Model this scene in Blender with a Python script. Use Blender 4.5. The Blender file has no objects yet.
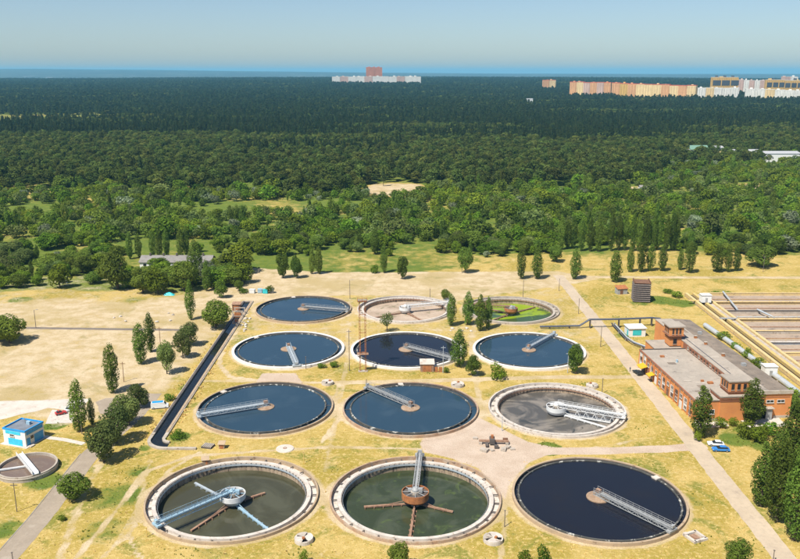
import bpy, bmesh, math, random
import numpy as np
from mathutils import Vector, Matrix
R_ = math.radians
random.seed(7)
SC = bpy.context.scene
COL = SC.collection

# ------------------------------------------------------------------ camera, world, sun, exposure
FPX, CAMH = 820.0, 100.0                       # focal length in px of the 800 px photograph, drone height
PITCH = math.atan((279.5 - 72.0) / FPX)
cam = bpy.data.cameras.new('camera'); cam.sensor_width = 36.0; cam.lens = FPX / 800.0 * 36.0
cam.clip_start = 1.0; cam.clip_end = 80000.0
camo = bpy.data.objects.new('camera', cam); COL.objects.link(camo)
camo.location = (0, 0, CAMH); camo.rotation_euler = (math.pi / 2 - PITCH, 0, 0)
SC.camera = camo
SUN_EL = 57.0
SUN_DIR = Vector((-0.66 * math.cos(R_(SUN_EL)), -0.75 * math.cos(R_(SUN_EL)), math.sin(R_(SUN_EL)))).normalized()
world = bpy.data.worlds.new('World'); SC.world = world; world.use_nodes = True
wn = world.node_tree.nodes; wl = world.node_tree.links
sky = wn.new('ShaderNodeTexSky'); sky.sky_type = 'NISHITA'; sky.sun_disc = False
sky.sun_elevation = R_(SUN_EL)
sky.sun_rotation = math.atan2(SUN_DIR.x, SUN_DIR.y)
sky.altitude = 100.0; sky.air_density = 0.9; sky.dust_density = 0.7; sky.ozone_density = 4.2
bg = wn['Background']; bg.inputs['Strength'].default_value = 0.07
wl.new(sky.outputs[0], bg.inputs['Color'])
sun = bpy.data.lights.new('sun', 'SUN'); sun.energy = 4.2; sun.angle = R_(0.53); sun.color = (1.0, 0.95, 0.86)
suno = bpy.data.objects.new('sun', sun); COL.objects.link(suno)
suno.rotation_euler = SUN_DIR.to_track_quat('Z', 'Y').to_euler(); suno.location = (-200, -200, 400)
SC.view_settings.view_transform = 'Standard'; SC.view_settings.look = 'None'
SC.view_settings.exposure = 0.75; SC.view_settings.gamma = 1.0
SC.view_settings.use_curve_mapping = False
SC.render.engine = 'CYCLES'
cy = SC.cycles
cy.use_denoising = True
cy.max_bounces = 6; cy.diffuse_bounces = 2; cy.glossy_bounces = 3; cy.transmission_bounces = 3
cy.transparent_max_bounces = 8; cy.volume_bounces = 0
cy.sample_clamp_indirect = 6.0
cy.caustics_reflective = False; cy.caustics_refractive = False

# ------------------------------------------------------------------ pixel <-> place
SA, CA = math.sin(PITCH), math.cos(PITCH)
def P(x, y, z=0.0):
    u = (x - 400.0) / FPX; v = (279.5 - y) / FPX
    d = (u, CA + v * SA, -SA + v * CA)
    t = (z - CAMH) / d[2]
    return Vector((d[0] * t, d[1] * t, z))
def Q(X, Y, Z):
    dz = Z - CAMH
    w = Y * CA - dz * SA; u = Y * SA + dz * CA
    return 400 + FPX * X / w, 279.5 - FPX * u / w
def depth(X, Y, Z=0.0):
    return Y * CA - (Z - CAMH) * SA
def sstep(a, b, x):
    t = np.clip((np.asarray(x, dtype=float) - a) / (b - a), 0, 1); return t * t * (3 - 2 * t)
def terr(x, y):
    x = np.asarray(x, dtype=float); y = np.asarray(y, dtype=float)
    amp = 30 + 12 * sstep(-3500, 200, x) - 14 * sstep(500, 3500, x)
    return amp * sstep(1300, 6200, y) * (1 - sstep(7600, 9000, y)) + 3.0 * sstep(900, 2000, y) * np.sin(x / 310.0 + 1.3) * np.sin(y / 270.0)

# ------------------------------------------------------------------ node materials
def new_mat(name):
    m = bpy.data.materials.new(name); m.use_nodes = True
    nt = m.node_tree; return m, nt, nt.nodes['Principled BSDF']
def N(nt, typ, **kw):
    n = nt.nodes.new(typ)
    for k, v in kw.items(): setattr(n, k, v)
    return n
def noise(nt, vec, scale, detail=4.0, rough=0.55, dist=0.0):
    n = N(nt, 'ShaderNodeTexNoise'); n.inputs['Scale'].default_value = scale
    n.inputs['Detail'].default_value = detail; n.inputs['Roughness'].default_value = rough
    n.inputs['Distortion'].default_value = dist
    if vec is not None: nt.links.new(vec, n.inputs['Vector'])
    return n.outputs['Fac']
def ramp(nt, fac, lo, hi):
    n = N(nt, 'ShaderNodeMapRange'); n.interpolation_type = 'SMOOTHSTEP'
    n.inputs['From Min'].default_value = lo; n.inputs['From Max'].default_value = hi
    nt.links.new(fac, n.inputs['Value']); return n.outputs['Result']
def mix(nt, fac, a, b, mode='MIX'):
    n = N(nt, 'ShaderNodeMix'); n.data_type = 'RGBA'; n.blend_type = mode
    for s, v in ((n.inputs[0], fac), (n.inputs[6], a), (n.inputs[7], b)):
        if isinstance(v, (int, float)): s.default_value = v
        elif isinstance(v, (tuple, list)): s.default_value = (*v, 1.0) if len(v) == 3 else v
        else: nt.links.new(v, s)
    return n.outputs[2]
def math_(nt, op, a, b=None):
    n = N(nt, 'ShaderNodeMath'); n.operation = op
    for i, v in enumerate((a, b)):
        if v is None: continue
        if isinstance(v, (int, float)): n.inputs[i].default_value = v
        else: nt.links.new(v, n.inputs[i])
    return n.outputs[0]
def worldpos(nt): return N(nt, 'ShaderNodeNewGeometry').outputs['Position']
def bump(nt, bsdf, h, strength=0.3, dist=0.05):
    b = N(nt, 'ShaderNodeBump'); b.inputs['Strength'].default_value = strength; b.inputs['Distance'].default_value = dist
    nt.links.new(h, b.inputs['Height']); nt.links.new(b.outputs[0], bsdf.inputs['Normal'])

def weathered(name, col, col2, scale=0.6, rough=0.85, metal=0.0, stain=None, stain_lo=0.56, stain_hi=0.7, streak=False):
    m, nt, b = new_mat(name)
    pos = worldpos(nt)
    if streak:
        mp = N(nt, 'ShaderNodeMapping'); mp.inputs['Scale'].default_value = (1, 1, 0.15); nt.links.new(pos, mp.inputs['Vector']); vec = mp.outputs[0]
    else: vec = pos
    n1 = noise(nt, vec, scale, 6, 0.6)
    c = mix(nt, ramp(nt, n1, 0.32, 0.68), col, col2)
    n3 = noise(nt, pos, scale * 9, 3, 0.6)
    c = mix(nt, math_(nt, 'MULTIPLY', ramp(nt, n3, 0.4, 0.75), 0.35), c, tuple(v * 0.6 for v in col))
    if stain:
        n2 = noise(nt, vec, scale * 1.9, 5, 0.65, 0.4)
        c = mix(nt, ramp(nt, n2, stain_lo, stain_hi), c, stain)
    nt.links.new(c, b.inputs['Base Color']); b.inputs['Roughness'].default_value = rough; b.inputs['Metallic'].default_value = metal
    bump(nt, b, n3, 0.25, 0.03)
    return m
def plain(name, col, rough=0.6, metal=0.0, var=0.25, scale=1.5):
    return weathered(name, col, tuple(max(0, v * (1 - var)) for v in col), scale, rough, metal)

def leaf_mat(name, dark, light, hue=0.06, dry=None):
    m, nt, b = new_mat(name)
    oi = N(nt, 'ShaderNodeObjectInfo'); geo = N(nt, 'ShaderNodeNewGeometry')
    c = mix(nt, oi.outputs['Random'], dark, light)
    isl = geo.outputs['Random Per Island']
    c = mix(nt, math_(nt, 'MULTIPLY', isl, 0.55), c, tuple(v * 1.75 for v in light))
    tc = N(nt, 'ShaderNodeTexCoord')
    n = noise(nt, tc.outputs['Object'], 0.45, 2)
    c = mix(nt, math_(nt, 'MULTIPLY', ramp(nt, n, 0.4, 0.7), 0.5), c, tuple(v * 0.55 for v in dark))
    hs = N(nt, 'ShaderNodeHueSaturation'); 
    r2 = math_(nt, 'FRACT', math_(nt, 'MULTIPLY', oi.outputs['Random'], 17.3))
    nt.links.new(math_(nt, 'ADD', math_(nt, 'MULTIPLY', math_(nt, 'SUBTRACT', r2, 0.5), hue), 0.5), hs.inputs['Hue'])
    r3 = math_(nt, 'FRACT', math_(nt, 'MULTIPLY', oi.outputs['Random'], 53.7))
    nt.links.new(math_(nt, 'ADD', math_(nt, 'MULTIPLY', r3, 0.75), 0.6), hs.inputs['Value'])
    nt.links.new(c, hs.inputs['Color'])
    nt.links.new(hs.outputs[0], b.inputs['Base Color']); b.inputs['Roughness'].default_value = 0.7
    b.inputs['Specular IOR Level'].default_value = 0.06
    tr = N(nt, 'ShaderNodeBsdfTranslucent'); nt.links.new(hs.outputs[0], tr.inputs['Color'])
    mx = N(nt, 'ShaderNodeMixShader'); mx.inputs[0].default_value = 0.42
    out = nt.nodes['Material Output']
    nt.links.new(b.outputs[0], mx.inputs[1]); nt.links.new(tr.outputs[0], mx.inputs[2]); nt.links.new(mx.outputs[0], out.inputs['Surface'])
    return m

def water_mat(name, col, col2=None, rough=0.04, scale=0.12, lo=0.5, hi=0.7, third=None, spec=0.5):
    m, nt, b = new_mat(name)
    pos = worldpos(nt)
    c = None
    if col2:
        c = mix(nt, ramp(nt, noise(nt, pos, scale, 6, 0.6, 1.2), lo, hi), col, col2)
        if third:
            c = mix(nt, ramp(nt, noise(nt, pos, scale * 1.7, 6, 0.65, 2.0), third[0], third[1]), c, third[2])
        nt.links.new(c, b.inputs['Base Color'])
    else: b.inputs['Base Color'].default_value = (*col, 1)
    b.inputs['Roughness'].default_value = rough; b.inputs['IOR'].default_value = 1.33
    b.inputs['Specular IOR Level'].default_value = spec
    bump(nt, b, noise(nt, pos, 2.2, 3, 0.6), 0.06, 0.05)
    return m

M = {}
M['concrete'] = weathered('concrete', (0.46, 0.40, 0.33), (0.36, 0.31, 0.25), 0.5, stain=(0.20, 0.14, 0.09))
M['concrete_tan'] = weathered('concrete_tan', (0.44, 0.32, 0.20), (0.36, 0.27, 0.18), 0.45, stain=(0.20, 0.13, 0.08))
M['concrete_rust'] = weathered('concrete_rust', (0.36, 0.22, 0.13), (0.42, 0.33, 0.24), 0.45, stain=(0.16, 0.10, 0.07))
M['concrete_white'] = weathered('concrete_white', (0.60, 0.54, 0.47), (0.48, 0.42, 0.36), 0.55, stain=(0.30, 0.24, 0.18), stain_lo=.54, stain_hi=.70)
M['concrete_wall'] = weathered('concrete_wall', (0.42, 0.32, 0.22), (0.28, 0.20, 0.13), 0.9, stain=(0.08, 0.06, 0.05), stain_lo=.5, stain_hi=.66, streak=True)
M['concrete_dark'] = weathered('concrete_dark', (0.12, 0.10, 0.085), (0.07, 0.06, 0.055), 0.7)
M['weir'] = weathered('weir', (0.10, 0.095, 0.08), (0.05, 0.05, 0.045), 0.35, stain=(0.5, 0.48, 0.42), stain_lo=.56, stain_hi=.62)
M['hub'] = weathered('hub', (0.27, 0.17, 0.10), (0.36, 0.26, 0.18), 0.8, stain=(0.15, 0.09, 0.06))
M['rust'] = weathered('rust', (0.44, 0.17, 0.055), (0.30, 0.11, 0.04), 1.2, stain=(0.10, 0.045, 0.025))
M['rust_pale'] = weathered('rust_pale', (0.36, 0.22, 0.14), (0.24, 0.13, 0.08), 1.2)
M['steel'] = weathered('steel', (0.36, 0.37, 0.37), (0.28, 0.28, 0.27), 1.2, 0.55, 0.0, stain=(0.24, 0.16, 0.1), stain_lo=.6, stain_hi=.75)
M['steel_blue'] = weathered('steel_blue', (0.25, 0.41, 0.52), (0.36, 0.48, 0.55), 1.6, 0.65, stain=(0.22, 0.16, 0.12), stain_lo=.56, stain_hi=.70)
M['steel_pale'] = weathered('steel_pale', (0.42, 0.47, 0.50), (0.34, 0.38, 0.41), 1.3, 0.55, stain=(0.24, 0.18, 0.13), stain_lo=.62, stain_hi=.76)
M['paint_white'] = weathered('paint_white', (0.72, 0.72, 0.70), (0.62, 0.62, 0.60), 1.1, 0.5, stain=(0.40, 0.33, 0.27), stain_lo=.64, stain_hi=.78)
M['rim_white'] = weathered('rim_white', (0.74, 0.71, 0.65), (0.64, 0.60, 0.54), 0.5, stain=(0.45, 0.38, 0.30), stain_lo=.62, stain_hi=.76)
M['roofing'] = weathered('roofing', (0.40, 0.34, 0.275), (0.32, 0.275, 0.225), 0.16, 0.9, stain=(0.23, 0.195, 0.16), stain_lo=.56, stain_hi=.72)
M['roofing_dark'] = weathered('roofing_dark', (0.26, 0.205, 0.155), (0.17, 0.135, 0.105), 0.2, 0.9, stain=(0.12, 0.10, 0.08))
M['glass'] = plain('glass', (0.03, 0.035, 0.04), 0.12, 0, 0.3)
M['blue_paint'] = plain('blue_paint', (0.02, 0.32, 0.72), 0.45, 0, 0.15)
M['cyan_paint'] = plain('cyan_paint', (0.05, 0.58, 0.80), 0.45, 0, 0.15)
M['white_wall'] = plain('white_wall', (0.78, 0.78, 0.76), 0.7, 0, 0.1)
M['grey_roof'] = plain('grey_roof', (0.20, 0.22, 0.25), 0.8, 0, 0.3, .5)
M['teal_paint'] = plain('teal_paint', (0.04, 0.55, 0.60), 0.5)
M['wood'] = weathered('wood', (0.17, 0.14, 0.12), (0.11, 0.09, 0.08), 1.5, 0.9, stain=(0.26, 0.22, 0.19), stain_lo=.6, stain_hi=.75)
M['wood_brown'] = weathered('wood_brown', (0.22, 0.11, 0.06), (0.14, 0.07, 0.04), 1.5, 0.9)
M['bark'] = plain('bark', (0.12, 0.09, 0.065), 0.9)
M['rubber'] = plain('rubber', (0.02, 0.02, 0.02), 0.8)
M['car_white'] = plain('car_white', (0.72, 0.73, 0.74), 0.3, 0, 0.05)
M['car_blue'] = plain('car_blue', (0.04, 0.20, 0.52), 0.28, 0, 0.05)
M['car_black'] = plain('car_black', (0.025, 0.027, 0.03), 0.3, 0, 0.05)
M['car_red'] = plain('car_red', (0.5, 0.05, 0.04), 0.4, 0, 0.1)
M['yellow_paint'] = plain('yellow_paint', (0.70, 0.42, 0.02), 0.5, 0, 0.2)
M['yellow_pipe'] = weathered('yellow_pipe', (0.68, 0.46, 0.12), (0.50, 0.38, 0.20), 0.7, 0.6, stain=(0.3, 0.2, 0.12), stain_lo=.62, stain_hi=.78)
M['basin_floor'] = weathered('basin_floor', (0.32, 0.245, 0.18), (0.40, 0.31, 0.23), 0.10, 0.9, stain=(0.15, 0.115, 0.095), stain_lo=.55, stain_hi=.72)
M['basin_wall'] = weathered('basin_wall', (0.66, 0.48, 0.20), (0.56, 0.42, 0.22), 0.5, 0.85, stain=(0.24, 0.17, 0.1))
M['pipe_dark'] = plain('pipe_dark', (0.09, 0.10, 0.13), 0.5)
M['pipe_pale'] = weathered('pipe_pale', (0.38, 0.42, 0.45), (0.44, 0.45, 0.45), 0.6, 0.45, stain=(0.3, 0.28, 0.25))
M['skin'] = plain('skin', (0.45, 0.26, 0.18), 0.6)
M['cloth_dark'] = plain('cloth_dark', (0.05, 0.06, 0.10), 0.9)
M['asphalt'] = weathered('asphalt', (0.34, 0.275, 0.205), (0.28, 0.225, 0.165), 0.18, 0.92, stain=(0.36, 0.30, 0.23), stain_lo=.56, stain_hi=.72)
M['asphalt_dark'] = weathered('asphalt_dark', (0.16, 0.13, 0.105), (0.21, 0.17, 0.13), 0.2, 0.92, stain=(0.3, 0.24, 0.17), stain_lo=.6, stain_hi=.74)
M['concrete_road'] = weathered('concrete_road', (0.50, 0.40, 0.285), (0.43, 0.34, 0.24), 0.10, 0.92, stain=(0.34, 0.27, 0.20), stain_lo=.54, stain_hi=.72)
M['concrete_pad'] = weathered('concrete_pad', (0.58, 0.52, 0.45), (0.50, 0.44, 0.37), 0.25, 0.9, stain=(0.4, 0.32, 0.25))
M['water_blue'] = water_mat('water_blue', (0.024, 0.050, 0.076), (0.034, 0.062, 0.088), 0.03, 0.05)
M['water_dark'] = water_mat('water_dark', (0.012, 0.013, 0.020), (0.016, 0.015, 0.018), 0.03, 0.05)
M['water_murky'] = water_mat('water_murky', (0.052, 0.050, 0.028), (0.075, 0.074, 0.045), 0.10, 0.09, 0.4, 0.65)
M['water_green'] = water_mat('water_green', (0.036, 0.046, 0.022), (0.058, 0.068, 0.040), 0.10, 0.10, 0.42, 0.62, (0.54, 0.76, (0.085, 0.115, 0.032)))
M['water_algae'] = water_mat('water_algae', (0.045, 0.08, 0.025), (0.22, 0.31, 0.012), 0.25, 0.04, 0.47, 0.53, (0.60, 0.70, (0.10, 0.17, 0.02)))
M['water_channel'] = water_mat('water_channel', (0.010, 0.012, 0.014), (0.016, 0.016, 0.016), 0.05, 0.3)
M['sludge'] = water_mat('sludge', (0.085, 0.078, 0.068), (0.22, 0.19, 0.155), 0.28, 0.075, 0.44, 0.60, (0.56, 0.68, (0.055, 0.055, 0.05)))
M['dry_bed'] = weathered('dry_bed', (0.46, 0.36, 0.27), (0.34, 0.25, 0.18), 0.11, 0.9, stain=(0.16, 0.14, 0.07), stain_lo=.55, stain_hi=.68)
M['brown_water'] = water_mat('brown_water', (0.16, 0.115, 0.09), (0.20, 0.15, 0.115), 0.2, 0.2)

def brick_mat(name, c1, c2, mortar, scale=2.0):
    m, nt, b = new_mat(name)
    tc = N(nt, 'ShaderNodeTexCoord')
    pos = worldpos(nt)
    n = noise(nt, pos, 0.35, 5); n2 = noise(nt, pos, 5.0, 3)
    c = mix(nt, ramp(nt, n, .3, .7), c1, c2)
    c = mix(nt, math_(nt, 'MULTIPLY', ramp(nt, n2, .4, .75), .35), c, mortar)
    sp = N(nt, 'ShaderNodeSeparateXYZ'); nt.links.new(pos, sp.inputs[0])
    w = N(nt, 'ShaderNodeTexWave'); w.bands_direction = 'Z'; w.inputs['Scale'].default_value = 2.1; w.inputs['Distortion'].default_value = 1.5
    nt.links.new(pos, w.inputs['Vector'])
    c = mix(nt, math_(nt, 'MULTIPLY', w.outputs['Fac'], .18), c, mortar)
    nt.links.new(c, b.inputs['Base Color']); b.inputs['Roughness'].default_value = .9
    bump(nt, b, n2, .3, .02)
    return m
M['brick'] = brick_mat('brick', (0.66, 0.27, 0.075), (0.57, 0.215, 0.06), (0.42, 0.19, 0.10))
M['brick_dark'] = brick_mat('brick_dark', (0.34, 0.13, 0.06), (0.26, 0.10, 0.05), (0.18, 0.10, 0.07))

M['leaf_poplar'] = leaf_mat('leaf_poplar', (0.098, 0.155, 0.022), (0.138, 0.20, 0.033), .03)
M['leaf_round'] = leaf_mat('leaf_round', (0.092, 0.145, 0.02), (0.148, 0.205, 0.032), .04)
M['leaf_grey'] = leaf_mat('leaf_grey', (0.13, 0.18, 0.045), (0.18, 0.225, 0.065), .03)
M['leaf_silver'] = leaf_mat('leaf_silver', (0.2, 0.25, 0.14), (0.26, 0.3, 0.18), .03)
M['leaf_bright'] = leaf_mat('leaf_bright', (0.1, 0.165, 0.015), (0.165, 0.235, 0.022), .05)
M['leaf_forest'] = leaf_mat('leaf_forest', (0.056, 0.083, 0.017), (0.122, 0.152, 0.032), .05)
M['leaf_pine'] = leaf_mat('leaf_pine', (0.034, 0.054, 0.017), (0.057, 0.08, 0.023), .04)
M['leaf_weed'] = leaf_mat('leaf_weed', (0.16, 0.22, 0.035), (0.26, 0.28, 0.06), .06)

# ------------------------------------------------------------------ mesh helpers
class MB:
    def __init__(s): s.v = []; s.f = []
    def add(s, v, f):
        o = len(s.v); s.v += [tuple(p) for p in v]; s.f += [tuple(i + o for i in q) for q in f]; return s
    def box(s, x0, x1, y0, y1, z0, z1):
        return s.add([(x0,y0,z0),(x1,y0,z0),(x1,y1,z0),(x0,y1,z0),(x0,y0,z1),(x1,y0,z1),(x1,y1,z1),(x0,y1,z1)],
                     [(0,3,2,1),(4,5,6,7),(0,1,5,4),(1,2,6,5),(2,3,7,6),(3,0,4,7)])
    def bar(s, a, b, w, h=None):
        a = Vector(a); b = Vector(b); h = h or w
        d = (b - a); L = d.length
        if L < 1e-6: return s
        d /= L; up = Vector((0,0,1)) if abs(d.z) < .95 else Vector((1,0,0))
        r = d.cross(up).normalized() * (w / 2); u = r.cross(d).normalized() * (h / 2)
        vs = [a-r-u, a+r-u, a+r+u, a-r+u, b-r-u, b+r-u, b+r+u, b-r+u]
        return s.add(vs, [(0,1,2,3),(7,6,5,4),(0,4,5,1),(1,5,6,2),(2,6,7,3),(3,7,4,0)])
    def tube(s, pts, rad, n=8, cap=True):
        pts = [Vector(p) for p in pts]; rad = rad if isinstance(rad, (list, tuple)) else [rad] * len(pts)
        rings = []; o = len(s.v)
        for i, p in enumerate(pts):
            d = (pts[min(i+1, len(pts)-1)] - pts[max(i-1, 0)]).normalized()
            up = Vector((0,0,1)) if abs(d.z) < .95 else Vector((1,0,0))
            r = d.cross(up).normalized(); u = r.cross(d).normalized()
            for k in range(n):
                t = 2 * math.pi * k / n; s.v.append(tuple(p + (r * math.cos(t) + u * math.sin(t)) * rad[i]))
        for i in range(len(pts) - 1):
            for k in range(n):
                k2 = (k + 1) % n; s.f.append((o+i*n+k, o+i*n+k2, o+(i+1)*n+k2, o+(i+1)*n+k))
        if cap:
            s.f.append(tuple(o + k for k in reversed(range(n)))); s.f.append(tuple(o + (len(pts)-1)*n + k for k in range(n)))
        return s
    def lathe(s, prof, n=96, closed=True, a0=0.0, a1=2*math.pi):
        o = len(s.v); m = len(prof); full = abs(a1 - a0 - 2*math.pi) < 1e-6
        cols = n if full else n + 1
        for i in range(cols):
            t = a0 + (a1 - a0) * i / n
            for r, z in prof: s.v.append((r * math.cos(t), r * math.sin(t), z))
        for i in range(n):
            j = (i + 1) % cols
            for k in range(m if closed else m - 1):
                k2 = (k + 1) % m; s.f.append((o+i*m+k, o+j*m+k, o+j*m+k2, o+i*m+k2))
        return s
    def disk(s, r, z, n=96):
        o = len(s.v); s.v += [(r*math.cos(2*math.pi*i/n), r*math.sin(2*math.pi*i/n), z) for i in range(n)]
        s.f.append(tuple(o + i for i in range(n))); return s
    def mesh(s, name, mat):
        me = bpy.data.meshes.new(name); me.from_pydata(s.v, [], s.f); me.update()
        bm = bmesh.new(); bm.from_mesh(me); bmesh.ops.recalc_face_normals(bm, faces=bm.faces); bm.to_mesh(me); bm.free()
        if isinstance(mat, str): mat = M[mat]
        me.materials.append(mat); return me
    def build(s, name, mat, parent=None):
        return link(name, s.mesh(name, mat), parent)
def link(name, me, parent=None):
    o = bpy.data.objects.new(name, me); COL.objects.link(o)
    if parent is not None: o.parent = parent
    return o
def smooth(o, on=True):
    o.data.polygons.foreach_set('use_smooth', [on] * len(o.data.polygons)); return o
def tag(o, label=None, cat=None, group=None, kind=None):
    if label: o['label'] = label
    if cat: o['category'] = cat
    if group: o['group'] = group
    if kind: o['kind'] = kind
    return o
def thing(name, label, cat, loc=(0,0,0), rz=0.0, group=None):
    o = bpy.data.objects.new(name, None); COL.objects.link(o); o.empty_display_size = .5
    o.location = loc; o.rotation_euler = (0, 0, rz)
    return tag(o, label, cat, group)

# ------------------------------------------------------------------ ground masks
TX = (-41.2, 3.0, 47.6); TY = (342.0, 288.0, 233.5, 179.3); TR = 20.7
TANKC = [(-41.8, 341.5), (2.2, 341.8), (48.0, 340.5), (-41.3, 288.3), (2.4, 287.8), (47.6, 287.2), (-41.2, 234.0), (3.2, 233.4), (47.8, 233.2), (-40.5, 179.6), (3.7, 179.6), (47.9, 179.0)]
def px(poly): return [tuple(P(*p)[:2]) for p in poly]
def seg_dist(X, Y, pts, closed=False):
    d = np.full(X.shape, 1e9)
    n = len(pts)
    for i in range(n if closed else n - 1):
        ax, ay = pts[i]; bx, by = pts[(i + 1) % n]
        dx, dy = bx - ax, by - ay; L = dx*dx + dy*dy + 1e-9
        t = np.clip(((X-ax)*dx + (Y-ay)*dy) / L, 0, 1)
        d = np.minimum(d, np.hypot(X - ax - t*dx, Y - ay - t*dy))
    return d
def inside(X, Y, pts):
    r = np.zeros(X.shape, bool); n = len(pts)
    for i in range(n):
        ax, ay = pts[i]; bx, by = pts[(i+1) % n]
        c = ((ay > Y) != (by > Y)) & (X < (bx-ax)*(Y-ay)/((by-ay) + 1e-12) + ax); r ^= c
    return r
def soft(X, Y, poly, feather):
    d = seg_dist(X, Y, poly, True); ins = inside(X, Y, poly)
    return sstep(-feather, feather, np.where(ins, d, -d))
def pnoise(X, Y, s, seed=0):
    rs = np.random.RandomState(seed); o = np.zeros(np.shape(X))
    for k in range(7):
        a = rs.uniform(0, 6.28); w = rs.uniform(.6, 1.7) / s; o += np.sin((X*np.cos(a) + Y*np.sin(a))*w*6.28 + rs.uniform(0, 6.28))
    return o / 7.0
LOT = px([(-60,300),(0,302),(60,296),(130,301),(195,290),(240,267),(262,272),(255,290),(243,312),(208,352),(166,400),(150,412),(112,420),(60,428),(0,412),(-60,420)])
YARD = px([(236,267),(330,272),(560,271),(600,279),(560,287),(500,294),(450,303),(400,296),(340,296),(250,304),(244,290)])
PAVE = px([(432,424),(470,414),(492,424),(528,442),(562,449),(528,463),(508,486),(503,505),(494,486),(478,468),(450,458),(424,452),(420,444)])
PAD2 = px([(262,373),(296,373),(304,384),(254,385)])
LOWL = px([(-60,420),(0,412),(95,445),(60,500),(0,559),(-60,559)])
TRACKS = [(px([(180,276),(300,273),(420,275),(600,277),(900,278)]), 2.6, .9), (px([(248,305),(240,325),(222,350),(219,364),(230,377),(262,381)]), 1.2, .75),
          (px([(330,383),(420,381),(560,377),(640,377)]), 1.9, .85), (px([(350,300),(349,325),(347,345),(346,372),(340,400),(331,440),(325,470)]), 1.3, .5),
          (px([(200,381),(262,381),(330,383)]), 1.4, .6), (px([(250,300),(256,330),(350,328),(470,331)]), 1.2, .5),
          (px([(322,560),(327,520),(325,480),(332,455)]), 1.5, .35), (px([(150,385),(120,430),(85,490),(60,559)]), 1.6, .5),
          (px([(60,575),(105,525),(145,472),(190,456),(250,452),(330,447),(420,449)]), 1.1, .62), (px([(322,442),(338,420),(336,392),(345,372)]), 1.0, .6), (px([(200,452),(170,470),(140,500),(130,540),(150,575)]), .9, .6), (px([(636,440),(610,446),(560,452)]), 1.0, .5),
          (px([(500,560),(506,520),(503,490)]), 1.0, .55), (px([(0,360),(60,352),(130,355),(190,345)]), 1.6, .9), (px([(0,385),(70,375),(140,385)]), 1.5, .9), (px([(150,460),(140,500),(120,540),(90,570)]), 1.0, .5), (px([(480,303),(470,345),(478,390),(484,425)]), 1.5, .55)]
CROSS = px([(520,452),(585,451),(640,450),(700,447)])
GREENS = [((548,449), 4.6, 1.6), ((120,495), 10, .55), ((140,470), 6, .5), ((105,530), 8, .5), ((620,318), 7, .4), ((660,300), 9, .8), ((680,303), 9, .8), ((640,303), 8, .5), ((625,335), 5, .6),
          ((735,440), 6, .75), ((748,430), 6, .7), ((760,446), 5, .6), ((20,300), 7, .8), ((62,308), 7, .6), ((640,430), 5, .35), ((620,480), 6, .4), ((690,500), 7, .4), ((135,300), 9, .5), ((56,425), 5, .8), ((45,480), 7, .7),
          ((5,470), 6, .8), ((10,530), 6, .6), ((180,437), 4, .8), ((185,388), 4, .5), ((270,290), 6, .8), ((320,405), 3, .3), ((330,470), 4, .4), ((655,470), 7, .35), ((240,420), 4, .2), ((450,380), 3, .3), ((700,540), 6, .3), ((145,448), 3, .6),
          ((305,555), 5, .4), ((200,550), 8, .35), ((430,372), 4, .5), ((500,378), 4, .5), ((760,545), 6, .3), ((585,384), 3, .4), ((128,300), 8, .4)]
def masks(X, Y):
    bare = .62 * soft(X, Y, LOT, 7) + .75 * soft(X, Y, YARD, 4)
    bare = np.maximum(bare, .28 * soft(X, Y, LOWL, 8))
    bare = np.maximum(bare, .4 * sstep(280, 300, Y) * (1 - sstep(400, 415, Y)) * (X < 85))
    for c in TANKC:                                            # trodden ring round each tank
        r = np.hypot(X - c[0], Y - c[1]); bare = np.maximum(bare, .85 * (1 - sstep(TR + .7, TR + 2.4, r)))
    for pts, w, v in TRACKS:
        d = seg_dist(X, Y, pts); bare = np.maximum(bare, v * (1 - sstep(w*.5, w*1.35, d)))
    pave = np.maximum(soft(X, Y, PAVE, 1.6), .8 * soft(X, Y, PAD2, 1.0))
    pave = np.maximum(pave, 1 - sstep(1.6, 2.6, seg_dist(X, Y, CROSS)))
    edge = 372.0 + 3*np.sin(X/7.0)
    edge = np.where((X >= -72), 402 + 36*sstep(-5, 75, X) + 3*np.sin(X/8.0), edge)
    green = .72 * sstep(-7, 7, Y - edge) * (1 - .45*sstep(20, 60, X)*(1 - sstep(440, 470, Y)))
    green = green * np.clip(.86 + .5 * pnoise(X, Y, 85, 3), 0, 1)
    for (gx, gy), r, v in GREENS:
        c = P(gx, gy); d = np.hypot(X - c.x, Y - c.y); green = np.maximum(green, v * (1 - sstep(r*.35, r*1.25, d)))
    return bare, green, pave
def put_masks(me):
    n = len(me.vertices); co = np.empty(n*3); me.vertices.foreach_get('co', co); co = co.reshape(-1, 3)
    X, Y = co[:,0], co[:,1]
    b, g, p = masks(X, Y)
    for cx, cy, r in CLEARINGS:
        d = np.hypot((X - cx) / r[0], (Y - cy) / r[1]); g = g * np.maximum(sstep(.8, 1.2, d), 0 if r[0] < 100 else .85); b = np.maximum(b, (.95 if r[0] < 100 else .25) * (1 - sstep(.8, 1.15, d)))
    at = me.color_attributes.new('ground_mask', 'FLOAT_COLOR', 'POINT')
    arr = np.stack([np.clip(b,0,1), np.clip(g,0,1), np.clip(p,0,1), np.ones(n)], 1).ravel(); at.data.foreach_set('color', arr)
CL = P(396, 188); CLEARINGS = [(CL.x, CL.y - 8, (29, 44)), (P(752,186).x, P(752,186).y, (14, 22)), (P(60,192).x, P(60,192).y, (12, 14)), (P(165,195).x, P(165,195).y, (9, 10)),
             (-830.0, 1790.0, (285, 280)), (P(638,188).x, P(638,188).y, (8, 10)), (P(515,200).x, P(515,200).y, (10, 8))]

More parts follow.
